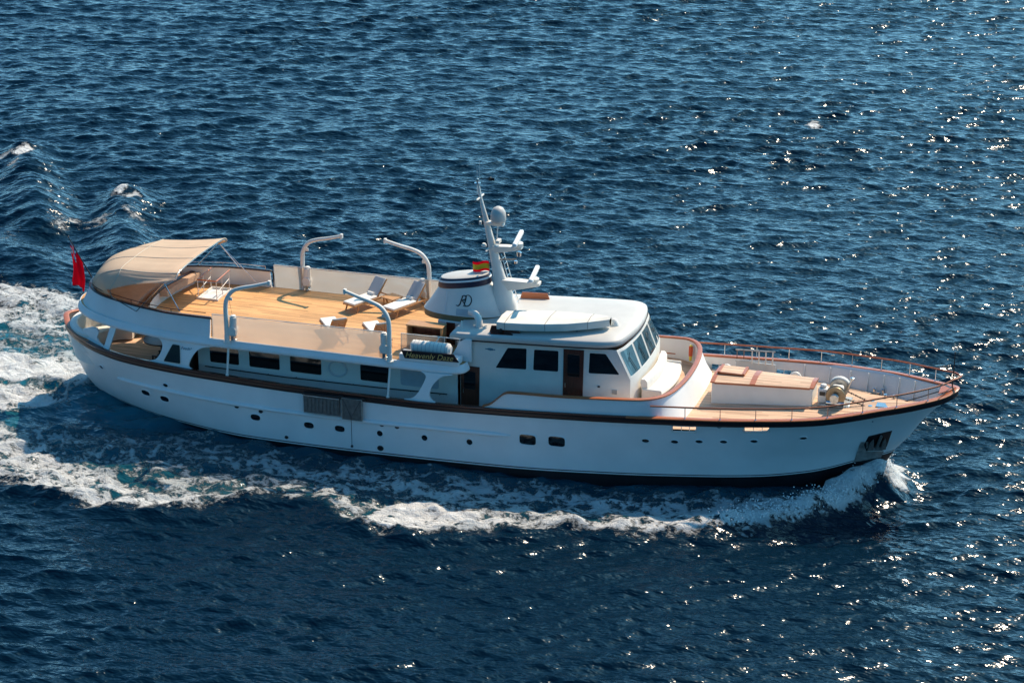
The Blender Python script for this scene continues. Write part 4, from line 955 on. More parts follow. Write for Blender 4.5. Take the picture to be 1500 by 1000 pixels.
def mast():
    def sec(x0, x1, h, z): 
        c = (x0+x1)/2; a = (x1-x0)/2
        return [Vector((c+a*math.cos(2*math.pi*i/14), h*math.sin(2*math.pi*i/14), z)) for i in range(14)]
    m = MB().loft([sec(-1.55,-.38,.42,4.9), sec(-1.50,-.50,.36,5.5), sec(-1.44,-.74,.25,6.1), sec(-1.44,-.96,.18,6.6), sec(-1.62,-1.32,.13,7.75), sec(-1.80,-1.58,.10,8.65), sec(-1.96,-1.84,.06,9.5), sec(-2.03,-1.95,.035,10.05)], True, True).build('mast', WHITE2, Y)
    MB().loft([[Vector((x, y*w_, z)) for y, z in ((-.16,zt),(.16,zt),(.12,zb),(-.12,zb))] for x, w_, zt, zb in [(-1.45,1,7.74,7.45),(-.9,1,7.78,7.56),(-.30,.9,7.80,7.70)]], True, True).build('radar_arm', WHITE2, m, bevel=.02)
    MB().loft([[Vector((x, y*w_, z)) for y, z in ((-.20,zt),(.20,zt),(.15,zb),(-.15,zb))] for x, w_, zt, zb in [(-1.1,1,6.47,6.02),(-.4,1,6.48,6.15),(.40,.9,6.48,6.36)]], True, True).build('radar_arm', WHITE2, m, bevel=.02)
    MB().loft([[Vector((x, y, z)) for y, z in ((-.16,8.65),(.16,8.65),(.12,8.53),(-.12,8.53))] for x in (-1.70,-1.0)], True, True).build('dome_arm', WHITE2, m, bevel=.02)
    MB().lathe([(.22,8.64),(.26,8.67),(.285,8.76),(.285,8.93),(.265,9.06),(.19,9.19),(.09,9.25),(.001,9.265)], (-1.22,0,0), 22).build('satellite_dome', ROOFW, m)
    for cx, cz in ((-.46,7.80),(.16,6.48)):
        b = MB().lathe([(.17,0),(.19,.03),(.19,.13),(.12,.17),(.07,.18),(.07,.26)], (cx,0,cz), 18).build('radar_base', WHITE2, m)
        A = Matrix.Rotation(R(8), 3, 'Z')
        MB().box((cx,0,cz+.29), (.17,1.7,.17), M=A).build('radar_scanner', WHITE, b, bevel=.05)
    for z, x, l in ((7.62,-1.55,.42),(9.55,-1.9,.40)):
        MB().box((x-.02,0,z), (.06, 2*l, .05), M=Matrix.Rotation(R(0), 3, 'Z')).build('spreader', WHITE2, m, bevel=.01)
    MB().lathe([(.09,0),(.10,.05),(.06,.12)], (-1.78,.0,7.66), 10).lathe([(.05,0),(.05,.12),(.02,.14)], (-1.92,0,8.5), 10).build('deck_light', WHITE2, m)
    MB().lathe([(.12,0),(.12,.03),(.03,.05)], (-2.02,0,10.06), 12).lathe([(.05,.04),(.06,.1),(.05,.17),(.01,.19)], (-2.02,0,10.08), 10).build('mast_head', STEEL, m)
    mm = MB()
    for x, y, z0, z1 in ((-2.05,.03,10.1,10.75),(-1.92,-.08,10.0,10.95),(-2.1,.2,9.6,10.3)): mm.tube([(x,y,z0),(x,y,z1)], [.012,.005], 5)
    mm.build('whip_aerial', WHITE2, m)
    MB().tube([(-2.0,0,10.25),(-1.62,0,10.30)], .01, 5).lathe([(.001,-.09),(.05,-.04),(.05,.05),(.001,.09)], (-1.55,0,10.30), 8, Matrix.Rotation(R(70), 3, 'Y')).box((-1.48,0,10.28),(.22,.02,.12)).build('wind_vane', DARK, m)
    MB().lathe([(.05,0),(.09,.02),(.10,.16),(.06,.2)], (-.42,0,7.40), 12).tube([(-1.2,0,7.2),(-.5,0,7.28)], .03, 6).lathe([(.06,0),(.07,.1)], (-.55,0,7.12), 8).build('horn', STEEL, m)
    mm = MB()
    for y in (-.16, .16):
        mm.tube([(-1.12,y+.2,7.4),(-.62,y+.45,5.35)], .018, 6)
    for i in range(9): f_ = .04+.11*i; x = -.62-.50*f_; y = .45-.25*f_; mm.tube([(x,y-.16,5.35+2.05*f_),(x,y+.16,5.35+2.05*f_)], .01, 5)
    mm.build('mast_ladder', STEEL, m)
    MB().tube([(-1.25,0,8.48),(-1.28,0,7.85)], .025, 6).box((-1.22,0,7.92),(.14,.3,.12)).build('bracket_stay', WHITE2, m)
    return m
mast()
# ------------------------------------------------------------------ sun-deck furniture fixed to the deck: pad, curved backrest, canopy, stair hatch
def pad():
    pts = [p for p in u_path([(x+.20, max(0, y-.30)) for x, y in BB], 4.0, 4)]
    ring = [p for p in pts if p.x < -15.15]
    fr_ = crom([(-15.2, -2.05, 0), (-15.45, -1.2, 0), (-15.55, 0, 0), (-15.45, 1.2, 0), (-15.2, 2.05, 0)], 5)
    lo = [Vector((p.x, p.y, 4.0)) for p in ring + fr_]; 
    def ins(d, z): 
        c = Vector((-16.5, 0, 0)); return [Vector((p.x+(c.x-p.x)*d, p.y+(c.y-p.y)*d, z)) for p in lo]
    m = MB().loft([lo, ins(0, 4.40), ins(.03, 4.47), ins(.5, 4.49), ins(.98, 4.49)], True, True)
    return m.build('sun_pad', CUSHT, Y, ang=60)
pad()
AR = crom([(-14.92,2.42,0),(-15.10,1.5,0),(-15.22,.6,0),(-15.22,-.3,0),(-15.08,-1.2,0),(-14.85,-2.0,0),(-14.65,-2.40,0)], 6)
N_ = normals2d(AR)
MB().loft([[p + Vector((0,0,4.0)), p + n_*.03 + Vector((0,0,4.38)), p + n_*.02 + Vector((0,0,4.48)), p - n_*.10 + Vector((0,0,4.48)), p - n_*.12 + Vector((0,0,4.0))] for p, n_ in zip(AR, N_)], True, True).build('curved_backrest', WHITE2, Y)
MB().loft([[p + n_*.05 + Vector((0,0,4.485)), p + n_*.05 + Vector((0,0,4.53)), p - n_*.13 + Vector((0,0,4.53)), p - n_*.13 + Vector((0,0,4.485))] for p, n_ in zip(AR, N_)], True, True).build('backrest_cap', MAHOGD, Y)
m = MB()
for i in (4, 16, 28): p = AR[i]; 
MB().loft([[p - n_*.12 + Vector((0,0,4.30)), p - n_*.12 + Vector((0,0,4.50)), p - n_*.42 + Vector((0,0,4.52)), p - n_*.46 + Vector((0,0,4.30))] for p, n_ in zip(AR, N_) if p.y > -.2], True, True).build('backrest_cushion', CUSHT, Y, ang=60)
m = MB()
for i in (3, 15, 25): p, n_ = AR[i], N_[i]; m.lathe([(.001,-.02),(.09,.0),(.07,.02),(.001,.022)], p + n_*.025 + Vector((0,0,4.26)), 14, n_.to_track_quat('Z', 'Y').to_matrix())
m.build('courtesy_lamp', STEEL, Y)
def canopy():
    # three hoops: forward one tallest, then the middle hoop, then the hem on the stern rail
    def hoop(x, w, zt, zs, lean, n=22, z_lo=None):
        """flat-topped hoop from starboard hem to port hem"""
        pts = [(x-lean, -w-.02, z_lo), (x-lean*.4, -w+.01, (z_lo+zs)/2), (x, -w+.12, zs-.05), (x+.02, -w+.42, zt-.05), (x+.03, -w*.4, zt+.02), (x+.03, 0, zt+.04)]
        full = pts + [(a, -b, c) for a, b, c in pts[-2::-1]]
        return crom([Vector(p) for p in full], 4)
    h1 = hoop(-13.30, 2.48, 6.22, 6.02, .42, z_lo=5.80)
    h2 = hoop(-15.85, 2.18, 6.00, 5.80, .34, z_lo=5.16)
    n = len(h1)
    rim = [p for p in bt[::-1] if p.x < -16.25]; hem = []
    for i in range(n):
        t = i/(n-1); a = math.pi*(-.5+t)  # round the stern from starboard to port
        f_ = t*(len(rim)-1); k_ = min(int(f_), len(rim)-2); p = rim[k_].lerp(rim[k_+1], f_-k_)
        hem.append(Vector((p.x+.05, p.y*.975, 4.79)))
    rows = []
    for i in range(9):
        t = i/8; sag = -.05*math.sin(math.pi*t); rows.append([a.lerp(b, t) + Vector((0,0,sag*(1-.3*math.cos(2.6*q)) + .010*math.sin(1.9*q)*math.sin(math.pi*t))) for q, (a, b) in enumerate(zip(h1, h2))])
        for q in range(len(h1)):
            e_ = min(q, len(h1)-1-q)/5.0
            if e_ < 1: rows[-1][q].z += .14*(1-e_)*math.sin(math.pi*t)
    for i in range(1, 15):
        t = i/14; b_ = math.sin(math.pi*t)
        r_ = []
        for a, b in zip(h2, hem):
            p = a.lerp(b, t); out = Vector((p.x+15.2, p.y*.5, 0)); 
            if out.length > 0: out.normalize()
            r_.append(p + out*.16*b_ + Vector((0,0,.36*b_*(1-abs(p.y)/3.2))))
        rows.append(r_)
    m = MB().loft(rows, False, False)
    c = m.build('sun_canopy', CANOPY, Y, ang=60)
    for q in (len(h1)//2-9, len(h1)//2-3, len(h1)//2+3, len(h1)//2+9):
        MB().tube([r_[q] + Vector((0,0,.008)) for r_ in rows], .011, 5).build('seam', CANVAS, c)
    for i_ in (0, 8): MB().tube([p + Vector((.005,0,.008)) for p in rows[i_]], .013, 5).build('hem_tape', CANVAS, c)
    so = c.modifiers.new('solidify', 'SOLIDIFY'); so.thickness = .012
    under = lambda h: [Vector((p.x-.01, p.y*.982, p.z-.035)) for p in h]
    MB().tube(under(h1), .026, 8).build('front_hoop', STEEL, c)
    MB().tube(under(h2), .024, 8).build('middle_hoop', STEEL, c)
    for sg in (-1, 1):
        a = h1[0] if sg < 0 else h1[-1]; b = h2[0] if sg < 0 else h2[-1]
        for p_, q_, r_ in ((a, (-14.95, sg*2.52, 4.52), .022), (a, (-13.0, sg*2.72, 4.78), .018), (b, (-16.2, sg*2.05, 4.80), .018), (a, (-12.2, sg*2.60, 4.25), .016) if sg > 0 else ((-14.95, sg*2.52, 4.52), (-16.2, sg*2.05, 4.80), .016)):
            MB().tube([p_, q_], r_, 6).build('canopy_strut', STEEL, c)
    return c
canopy()
def hatch():
    m = MB(); a, b, c, d = HX0, HX1, HY0, HY1
    for p, s in [(((a+b)/2, c, 4.03), (b-a+.12, .06, .09)), (((a+b)/2, d, 4.03), (b-a+.12, .06, .09)), ((a, (c+d)/2, 4.03), (.06, d-c-.06, .09)), ((b, (c+d)/2, 4.03), (.06, d-c-.06, .09))]: m.box(p, s)
    h = m.build('stair_hatch', WHITE2, Y, bevel=.015)
    MB().add([(a,c,3.3),(b,c,3.3),(b,d,3.3),(a,d,3.3),(a,c,4.02),(b,c,4.02),(b,d,4.02),(a,d,4.02)], [(0,1,2,3),(0,1,5,4),(1,2,6,5),(2,3,7,6),(3,0,4,7)]).build('stair_well', INTER, h, smooth=False)
    m = MB()
    for i in range(4): m.box(((a+b)/2, d-.12-.28*i, 3.90-.19*i), (b-a-.06, .24, .03))
    m.build('tread', TEAKF, h)
    for x in (a, b):
        m = MB().tube([(x,c+.02,4.80),(x,d-.05,4.86)], .032, 8)
        m.build('handrail', MAHOG, h)
        m = MB()
        for y in (c+.02, c+.55, d-.12): m.tube([(x,y,4.0),(x,y,4.80+.05*(y-c))], .018, 6)
        m.tube([(x,c+.02,4.30),(x,d-.12,4.52)], .014, 6); m.build('stanchion', WHITE2, h)
    MB().tube([(a,c+.02,4.80),(b,c+.02,4.80)], .028, 8).build('handrail', MAHOG, h)
hatch()
# ------------------------------------------------------------------ foredeck
def rail():
    pth = []
    xs = [5.5 + (15.7-5.5)*(1-(1-i/50)**1.6) for i in range(51)]
    for x in xs: pth.append(Vector((x, -(capb(x)+.03), sheer(x)+.48 + .05*max(0, (x-13)/3))))
    tip = Vector((15.95, 0, pth[-1].z + .02))
    full = pth + [tip] + [Vector((p.x, -p.y, p.z)) for p in pth[::-1]]
    full = crom(full, 2)
    r_ = MB().tube(full, .033, 8).build('bow_rail', MAHOG, Y)
    for x in (6.75, 8.0, 9.25, 10.5, 11.7, 12.85, 13.95, 14.95):
        for sg in (-1, 1):
            b = capb(x)+.0; z = sheer(x)+.04; zt = np.interp(x, xs, [p.z for p in pth])
            MB().tube([(x, sg*b, z), (x, sg*(b+.03), zt)], .016, 6).lathe([(.04,0),(.03,.03)], (x, sg*b, z), 8).build('stanchion', STEEL, r_)
    return r_
rail()
MB().tube([(15.66,0,4.12),(15.68,0,5.48)], [.025,.015], 8).lathe([(.03,0),(.035,.03),(.001,.06)], (15.68,0,5.46), 8).build('bow_staff', DARK, Y)
MB().prism([(15.25,.55,4.06),(15.25,-.55,4.06),(15.62,-.28,4.12),(15.80,0,4.17),(15.62,.28,4.12)], (0,0,.035)).build('breasthook', MAHOG, Y, bevel=.01)
def coachroof():
    def hw(x): return .78 + (x-7.15)*(-.085)
    def tz(x): return 3.60 + .02*(x-7)
    xs = [7.15, 8.3, 9.5, 10.78]
    m = MB(); rings = []
    for x in xs:
        w, z = hw(x), tz(x); zb = deckz(x)+.1
        rings.append([Vector((x,-w-.05,zb)), Vector((x,-w,z)), Vector((x,-w*.5,z+.05)), Vector((x,0,z+.07)), Vector((x,w*.5,z+.05)), Vector((x,w,z)), Vector((x,w+.05,zb))])
    h = m.loft(rings, True, True).build('coachroof', WHITE2, Y, bevel=.03)
    top = [[Vector((x, y*(hw(x)+.03)/.78, tz(x)+dz+.02)) for y, dz in ((-.78,.0),(-.78,.03),(-.39,.08),(0,.10),(.39,.08),(.78,.03),(.78,.0))] for x in (7.11, 8.3, 9.5, 10.82)]
    MB().loft(top, True, True).build('teak_top', TEAKL, h, smooth=False)
    def strip(x0, x1, lift=.012):
        return [[Vector((x, y*(hw(x)+.035)/.78, tz(x)+dz+.02+lift)) for y, dz in ((-.78,-.02),(-.79,.03),(-.39,.08),(0,.10),(.39,.08),(.79,.03),(.78,-.02))] for x in (x0, x1)]
    for a, b in ((7.10,7.26),(8.52,8.72),(10.68,10.83)): MB().loft(strip(a, b), True, True).build('cross_band', MAHOG, h, smooth=False)
    for sg in (-1, 1): MB().loft([[Vector((x, sg*(hw(x)+d_), tz(x)+dz)) for d_, dz in ((-.05,.05),(.045,.04),(.045,-.02),(-.0,-.02))] for x in (7.26, 9, 10.68)], True, True).build('edge_band', MAHOG, h, smooth=False)
    s = MB().box((7.72,.22,3.76), (.86,.72,.10)).build('sliding_hatch', TEAKL, h, bevel=.012)
    for x in (7.27, 8.17): MB().box((x,.22,3.765), (.10,.78,.13)).build('hatch_band', MAHOG, s, bevel=.01)
    MB().box((7.72,-.16,3.755), (.9,.05,.12)).build('hatch_band', MAHOG, s, bevel=.01)
    return h
coachroof()
def windlass():
    zb = 3.05
    w = MB().box((11.55,0,zb+.05), (1.15,1.0,.10)).build('windlass', GALV, Y, bevel=.03)
    MB().tube([(11.62,-.62,zb+.45),(11.62,.62,zb+.45)], .09, 12).box((11.62,0,zb+.38),(.42,.34,.62)).build('gearbox', WHITE2, w, bevel=.08)
    for y in (-.42, .42):
        s = 1 if y > 0 else -1
        MB().lathe([(.10,-.12),(.34,-.11),(.36,-.06),(.27,0),(.36,.06),(.34,.11),(.10,.12)], (11.62,y,zb+.47), 20, Matrix.Rotation(R(90), 3, 'X')).build('chain_wheel', GALV if y > 0 else BRONZE, w)
        if y > 0: MB().loft([[Vector((11.62+r_*math.cos(a), y+dy, zb+.47+r_*math.sin(a))) for r_, dy in ((.36,-.13),(.40,-.09),(.40,.09),(.36,.13))] for a in [R(20+14*i) for i in range(11)]], True, True).build('wheel_guard', ROOFW, w)
        MB().lathe([(.15,-.09),(.10,-.04),(.09,.04),(.16,.09)], (11.62,y+s*.32,zb+.47), 16, Matrix.Rotation(R(90), 3, 'X')).build('warping_drum', GALV, w)
        m = MB(); n = 11
        for i in range(n):
            a = Vector((11.95,y*.8,zb+.35)).lerp(Vector((12.85,y*.55,zb+.06)), i/n); b = Vector((11.95,y*.8,zb+.35)).lerp(Vector((12.85,y*.55,zb+.06)), (i+.85)/n)
            m.tube([a, b], .035 if i % 2 else .026, 6)
        m.build('chain', DARK, w)
    MB().box((11.12,-.15,zb+.35), (.34,.40,.55)).tube([(11.12,-.15,zb+.62),(11.12,-.15,zb+.75)], .12, 12).build('motor', WHITE2, w, bevel=.05)
    MB().box((11.12,-.36,zb+.45), (.2,.03,.14)).build('motor_vent', DARK, w)
    MB().tube([(11.3,-.5,zb+.2),(11.95,-.5,zb+.2)], .09, 12).build('hydraulic_pipe', STEEL, w)
    for y in (-.25,.25): MB().lathe([(.09,0),(.09,.04),(.05,.06),(.05,.16),(.08,.18)], (12.85,y,zb-.02), 12).build('chain_pipe', STEEL, w)
windlass()
MB().tube([(11.9,.2,3.5),(12.05,.25,3.9)], .03, 6).lathe([(.001,-.06),(.08,-.03),(.08,.04),(.001,.07)], (12.08,.26,3.95), 12).build('deck_fitting', STEEL, Y)
for x, y in ((7.0,1.75),(9.6,1.75)):
    MB().tube(crom([(x,y,2.75),(x,y,3.12),(x+.06,y,3.26),(x+.20,y,3.30),(x+.30,y,3.20),(x+.31,y,3.08)], 5), .085, 12).lathe([(.13,0),(.13,.03),(.09,.05)], (x,y,2.80), 12).build('deck_vent', WHITE2, Y)
for x, y in ((13.4,-.7),(13.4,.7),(12.9,1.35),(12.9,-1.35)):
    m = MB(); 
    for s_ in (-.16,.16): m.lathe([(.06,0),(.05,.06),(.05,.14),(.075,.17),(.06,.19)], (x+s_,y,deckz(x)+.08), 12)
    m.box((x,y,deckz(x)+.09),(.5,.16,.03)).build('bollard', STEEL, Y)
MB().box((13.3,-.15,3.24), (.5,.42,.03)).build('deck_plate', STEEL, Y, bevel=.01)
for sg in (-1, 1):
    for x in (7.7, 9.9, 10.9, 11.7, 12.4, 13.0, 13.6, 14.2):
        b = min(capb(x)-.10, hull_y(x, sheer(x)-.05)-.07); bl_ = min(b, hull_y(x, deckz(x))-.08)
        MB().prism([(x,sg*b,sheer(x)-.02),(x,sg*(b-.05),sheer(x)-.02),(x,sg*(bl_-.14),deckz(x)),(x,sg*bl_,deckz(x))], (.03,0,0)).build('bulwark_frame', WHITE2, Y, smooth=False)
MB().tube([(13.95+.1*0,-.25+.6,3.25),(15.3,.25,3.9)], .02, 6).build('stem_tie', DARK, Y)

# ------------------------------------------------------------------ things that lie, hang or stand aboard
def make_lounger():
    """local frame: foot at -X, head at +X, origin on the deck under the hinge"""
    t = thing('sun_lounger', 'teak sun lounger with white cushion, aftmost on the port side of the sun deck', 'sun lounger', group='sun loungers on the teak deck')
    m = MB()
    for y in (-.30, .30): m.box((-.35, y, .30), (1.90, .05, .07))
    for x in (-1.28, -.6, .0, .58): m.box((x, 0, .30), (.05, .58, .04))
    m.build('frame', TEAKF, t, bevel=.006)
    for x, y, lean in ((-1.05,-.30,-.12),(-1.05,.30,-.12),(.42,-.30,.12),(.42,.30,.12)):
        MB().loft([[Vector((x+dx, y+dy, .28)) for dx, dy in ((-.03,-.025),(.03,-.025),(.03,.025),(-.03,.025))], [Vector((x+lean+dx, y+dy, 0)) for dx, dy in ((-.025,-.02),(.025,-.02),(.025,.02),(-.025,.02))]], True, True).build('leg', TEAKF, t)
    MB().box((-.66, 0, .375), (1.30, .60, .08)).build('seat_cushion', CUSH, t, bevel=.03)
    c, s = math.cos(R(48)), math.sin(R(48)); A = Matrix(((c,0,-s),(0,1,0),(s,0,c)))
    b = MB()
    for y in (-.28, .28): b.box(Vector((c*.40, y, .34+s*.40)), (.84, .045, .05), M=A)
    for k in range(6): b.box(Vector((c*(.1+.13*k), 0, .34+s*(.1+.13*k)-.0)), (.075, .54, .018), M=A)
    br = b.build('backrest', TEAKF, t, bevel=.004)
    MB().box(Vector((c*.42-s*.05, 0, .34+s*.42+c*.05)), (.80, .56, .06), M=A).build('back_cushion', FABRIC, br, bevel=.025)
    MB().tube([(c*.5, 0, .34+s*.5), (.55, 0, .30)], .02, 6).build('prop', TEAKF, br)
    MB().tube([(-.06,-.16,.46),(-.05,.16,.46)], .07, 10).build('rolled_towel', CUSH, t)
    return t
L0 = make_lounger()
ang = math.atan2(.92, .40)
L0.location = (-7.16, 2.30, 4.0); L0.rotation_euler = (0, 0, ang)
copy_thing(L0, (-5.52, 2.24, 4.0), ang, 'teak sun lounger with white cushion beside the white funnel, right of the low side table')
copy_thing(L0, (-7.09, -1.67, 4.0), R(-53), 'sun lounger seen from behind at the starboard weather cloth, left one of the pair')
copy_thing(L0, (-5.38, -1.60, 4.0), R(-53), 'sun lounger seen from behind beside the starboard fore davit, right one of the pair')
st = thing('side_table', 'low square teak side table between the two port loungers', 'side table', (-6.36, 2.42, 4.0), ang)
MB().box((0,0,.34), (.62,.60,.035)).build('table_top', TEAKF, st, bevel=.008)
for x in (-.24,.24):
    for y in (-.24,.24): MB().box((x,y,.16), (.045,.045,.325)).build('leg', TEAKF, st, bevel=.004)
# open teak cabinet
cb = thing('teak_cabinet', 'open-fronted teak cabinet standing on the sun deck before the funnel', 'cabinet', (-3.5, -1.66, 4.0))
MB().box((0,0,.965), (1.42,.54,.05)).build('cabinet_top', TEAKF, cb, bevel=.01)
for x in (-.66,.66): MB().box((x,0,.47), (.06,.50,.94)).build('side_panel', TEAKF, cb, bevel=.006)
MB().box((0,.23,.47), (1.26,.03,.94)).build('back_panel', DOORM, cb)
MB().box((0,.0,.50), (1.26,.46,.03)).build('shelf', TEAKF, cb); MB().box((0,0,.05), (1.26,.46,.06)).build('plinth', TEAKF, cb)
# life raft
lr = thing('life_raft', 'white ribbed life raft canister lying above the name board', 'life raft', (-2.93, -2.74, 4.27))
MB().tube([(-.78,0,.24),(-.72,0,.24),(-.70,0,.24),(.70,0,.24),(.72,0,.24),(.78,0,.24)], [.14,.20,.235,.235,.20,.14], 20).build('canister', WHITE2, lr)
for i in range(9):
    x = -.60+.15*i; MB().tube([(x, .238*math.cos(a*math.pi/10), .24+.238*math.sin(a*math.pi/10)) for a in range(20)], .011, 6, closed=True).build('lashing_band', LOUV, lr)
for x in (-.45,.45): MB().box((x,0,.0), (.08,.44,.06)).build('cradle', STEEL, lr)
# covered tender on the wheelhouse roof
tn = thing('covered_boat', 'small boat under a cream canvas cover lashed on the wheelhouse roof', 'boat', (0,0,0))
def tender():
    xs = [(-.62,.64,.34),(-.3,.70,.40),(.4,.74,.44),(1.2,.72,.44),(2.0,.62,.42),(2.7,.44,.38),(3.15,.27,.33),(3.42,.14,.28)]
    R1 = []; R2 = []
    for x, w, d in xs:
        yc = -1.42 + .24*(x/3.4); zs = 5.62 + .055*(x-1) + .03*max(0, x-1.8)
        R1.append([Vector((x, yc+w*a, zs-d*b)) for a, b in ((-1,0),(-.97,.35),(-.75,.72),(-.3,.95),(0,1),(.3,.95),(.75,.72),(.97,.35),(1,0))])
        R2.append([Vector((x, yc+w*a, zs+e)) for a, e in ((-.99,-.26),(-1.04,-.02),(-1.0,.02),(-.4,.05),(0,.08),(.4,.05),(1.0,.02),(1.04,-.02),(.99,-.26))])
    MB().loft(R1, True, True).build('hull', WHITE2, tn, ang=60)
    c = MB().loft(R2, True, True).build('cover', COVER, tn, ang=28)
    m = MB()
    for i in (1, 3, 5): m.tube([p + Vector((0,0,.01)) for p in R2[i]], .008, 5)
    m.build('strap', NETG, c)
    for x, w in ((.0,.5),(2.3,.36)): 
        yc = -1.42+.24*(x/3.4); MB().box((x,yc,5.17+.05*x), (.10,1.1*w*2,.10)).tube([(x,yc-w*1.1,5.16+.05*x),(x,yc-w*1.25,5.40+.05*x)], .03, 6).build('chock', STEEL, tn)
tender()
# ensign at the stern
en = thing('ensign', 'red ensign hanging limp from its raked staff at the stern', 'flag', (-18.13, 0, 4.74))
MB().tube([(0,0,0),(-.90,0,1.56)], [.028,.018], 8).lathe([(.03,0),(.04,.03),(.001,.07)], (-.90,0,1.56), 10).build('staff', MAHOGD, en)
def ensign_cloth():
    P0, P1 = Vector((-.86,0,1.46)), Vector((-.36,0,.60))      # luff along the staff
    nu, nv = 26, 22; V_ = []; F_ = []; mi = []
    for j in range(nv+1):
        v = j/nv
        for i in range(nu+1):
            u = i/nu
            a = P0.lerp(P1, u)
            drop = Vector((-.03+.12*u, .0, -1.62+.42*u)) * v
            fold = .085*math.sin(9*u + 2.2*v)*v**.6 + .035*math.sin(21*u-3*v)*v
            squeeze = Vector((.0,0,0))
            V_.append(a + drop + Vector((.35*fold, fold - .22*v*math.sin(3*u), -.03*math.sin(7*u)*v)) + Vector((.10*math.sin(3.1*v)*v, 0, 0)))
    for j in range(nv):
        for i in range(nu):
            a = j*(nu+1)+i; F_.append((a, a+1, a+nu+2, a+nu+1))
            u, v = (i+.5)/nu, (j+.5)/nv; k = 0
            if u < .55 and v < .32:
                k = 1; uu, vv = u/.55, v/.32
                if abs(uu-.5) < .14 or abs(vv-.5) < .14 or abs(uu-vv) < .11 or abs(uu+vv-1) < .11: k = 2
                if abs(uu-.5) < .08 or abs(vv-.5) < .07: k = 0
            mi.append(k)
    m = MB(); m.v = [tuple(p) for p in V_]; m.f = F_; m.m = mi
    o = m.build('flag_cloth', [RED, FLAGB, FLAGW], en, ang=80); so = o.modifiers.new('solidify', 'SOLIDIFY'); so.thickness = .006
ensign_cloth()
sp = thing('courtesy_flag', 'small red and yellow striped flag flying behind the funnel', 'flag', (-1.62, .1, 6.55))
MB().tube([(0,0,-.2),(-.02,0,1.1)], .006, 4).build('halyard', ROPE, sp)
m = MB(); nu, nv = 14, 8
for j in range(nv+1):
    for i in range(nu+1):
        u, v = i/nu, j/nv; m.v.append((-.66*u, .07*math.sin(6*u+1)*u + .05*v, .50-.40*v-.10*u*u+.02*math.sin(7*u)))
for j in range(nv):
    for i in range(nu): a = j*(nu+1)+i; m.f.append((a, a+1, a+nu+2, a+nu+1)); m.m.append(1 if 2 <= j < 6 else 0)
o = m.build('flag_cloth', [RED, FLAGY], sp, ang=80); so = o.modifiers.new('solidify', 'SOLIDIFY'); so.thickness = .005
# rescue light on the inside of the curved bulwark
rl = thing('rescue_light', 'orange and yellow rescue light clipped inside the curved bulwark', 'rescue light', (5.55, 2.72, 3.10))
MB().tube([(0,0,.05),(.0,.04,.42)], [.075,.085], 12).build('float', ORANGE, rl)
MB().tube([(.0,-.01,-.14),(0,0,.05)], [.05,.065], 10).lathe([(.06,0),(.05,.05)], (.0,.04,.42), 10).build('lamp', YELL, rl)
# folded boarding ladder against the topsides
bl = thing('boarding_ladder', 'grey folded boarding ladder hung on the white topsides amidships', 'ladder', (-6.5, -3.45, 2.0))
def bpanel(x0, x1, z0, z1, name):
    y = -.035; m = MB()
    m.box(((x0+x1)/2, y, (z0+z1)/2), (x1-x0, .10, z1-z0)); p = m.build(name, NETG, bl, bevel=.02)
    f = MB().tube([(x0,y-.06,z0),(x1,y-.06,z0),(x1,y-.06,z1),(x0,y-.06,z1)], .022, 6, closed=True)
    f.build('panel_frame', GALV, p)
    return p
p = bpanel(-1.22, .20, -.32, .36, 'folded_steps')
m = MB()
for i in range(9): m.box((-1.12+.15*i, -.095, .02), (.10, .02, .52))
m.build('tread', NETG, p)
p = bpanel(.32, 1.10, -.40, .44, 'platform')
m = MB().tube([(.36,-.12,.42),(.68,-.13,-.28),(1.06,-.12,.42)], .012, 5).tube([(.68,-.13,-.28),(.68,-.12,-1.42)], .012, 5).box((.68,-.12,-1.45),(.08,.06,.08))
m.build('bridle_rope', ROPE, p)
MB().box((-.5,-.02,.42), (1.5,.10,.07)).tube([(-1.3,-.03,.40),(1.15,-.03,.46)], .04, 8).box((1.15,-.03,.46),(.16,.12,.10)).box((.28,-.03,.44),(.14,.12,.14)).build('hanger', DARK, bl, bevel=.01)
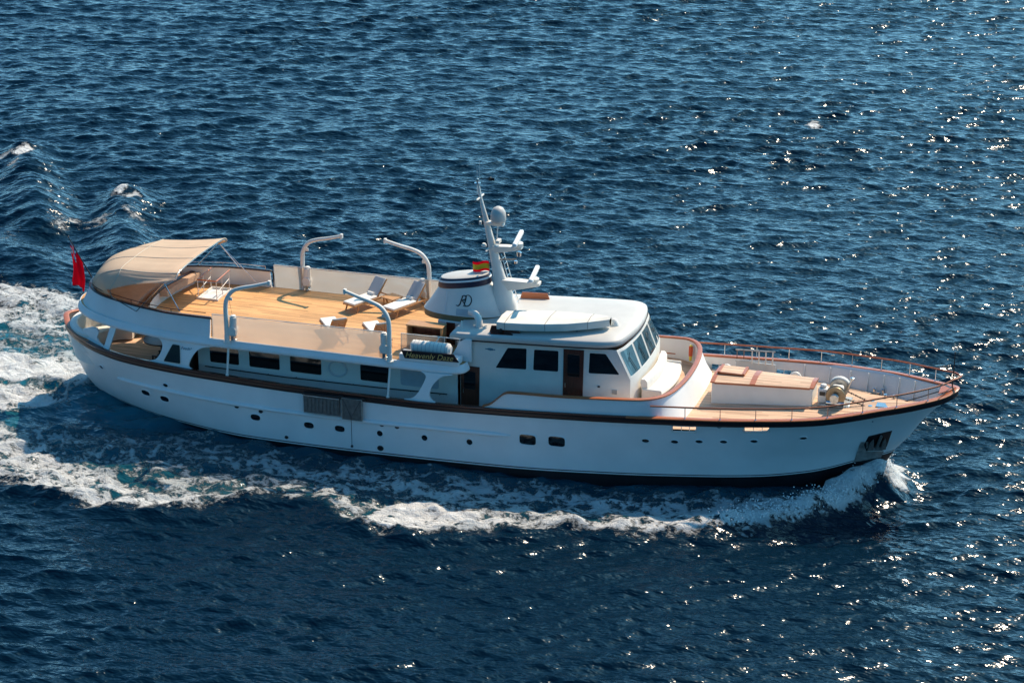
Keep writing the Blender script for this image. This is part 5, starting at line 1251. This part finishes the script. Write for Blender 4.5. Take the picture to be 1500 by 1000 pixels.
# gangway stowed on edge along the port rail
gw = thing('gangway', 'slatted gangway stowed on edge against the port bow bulwark', 'gangway', (8.05, 2.45, 2.75))
m = MB().tube([(-.72,0,.98),(.78,.02,1.04)], .03, 8).tube([(-.72,.02,.52),(.78,.04,.58)], .02, 8)
m.build('side_rail', GALV, gw)
for x in (-.08,.18,.44,.70): MB().box((x,-.02,.74+.03*x), (.045,.03,.52)).build('upright', ROOFW, gw)
for x in (-.66,-.40): MB().box((x,.02,.80), (.03,.03,.36)).build('upright', DOORM, gw)
MB().box((.05,.1,.33), (1.5,.05,.34)).build('tread_panel', LOUV, gw)
# droplets thrown up by the bow wave
def spray():
    r_ = random.Random(3); V_ = []; F_ = []
    def blob(p, s):
        o = len(V_)
        V_.extend([p+Vector((s,0,0)), p+Vector((-s,0,0)), p+Vector((0,s,0)), p+Vector((0,-s,0)), p+Vector((0,0,s*1.2)), p+Vector((0,0,-s))])
        for f in ((0,2,4),(2,1,4),(1,3,4),(3,0,4),(2,0,5),(1,2,5),(3,1,5),(0,3,5)): F_.append(tuple(o+q for q in f))
    for i in range(4200):
        t = r_.random()**1.4
        if r_.random() < .42: x, y = 13.5-.9*t+r_.gauss(0,.14), .35+1.9*t+r_.gauss(0,.22); h = .75*math.exp(-1.2*t)
        else:
            k = t*5; c = CREST[min(int(k), 5)]; d = CREST[min(int(k)+1, 6)]; f = k-int(k)
            x, y = c[0]+(d[0]-c[0])*f+r_.gauss(0,.2), c[1]+(d[1]-c[1])*f+.1+r_.gauss(0,.25); h = .70*math.exp(-1.1*t)
        z = .25 + h*abs(r_.gauss(0,.62)); blob(Vector((x,y,z)), r_.uniform(.010,.040)*(1.2-.5*min(1,z)))
    me = bpy.data.meshes.new('bow_spray'); me.from_pydata([tuple(p) for p in V_], [], F_); me.materials.append(mat('spray_white', (.8,.8,.78), .6)); 
    o = bpy.data.objects.new('bow_spray', me); COL.objects.link(o); o['kind'] = 'stuff'; o['label'] = 'white droplets thrown up by the bow wave'; o['category'] = 'spray'
spray()

# wicker armchair in the shade of the aft deck
ac = thing('armchair', 'dark armchair at the table in the shade of the aft deck', 'armchair', (-14.55, -1.35, 1.76))
MB().box((0,0,.40), (.62,.60,.12)).build('seat', INTER, ac, bevel=.03)
MB().box((.28,0,.70), (.09,.60,.62)).build('backrest', INTER, ac, bevel=.03)
for y in (-.29,.29):
    MB().box((0,y,.62), (.60,.07,.06)).build('armrest', MAHOGD, ac, bevel=.015)
    for x in (-.26,.26): MB().box((x,y,.30), (.05,.05,.60)).build('leg', MAHOGD, ac)
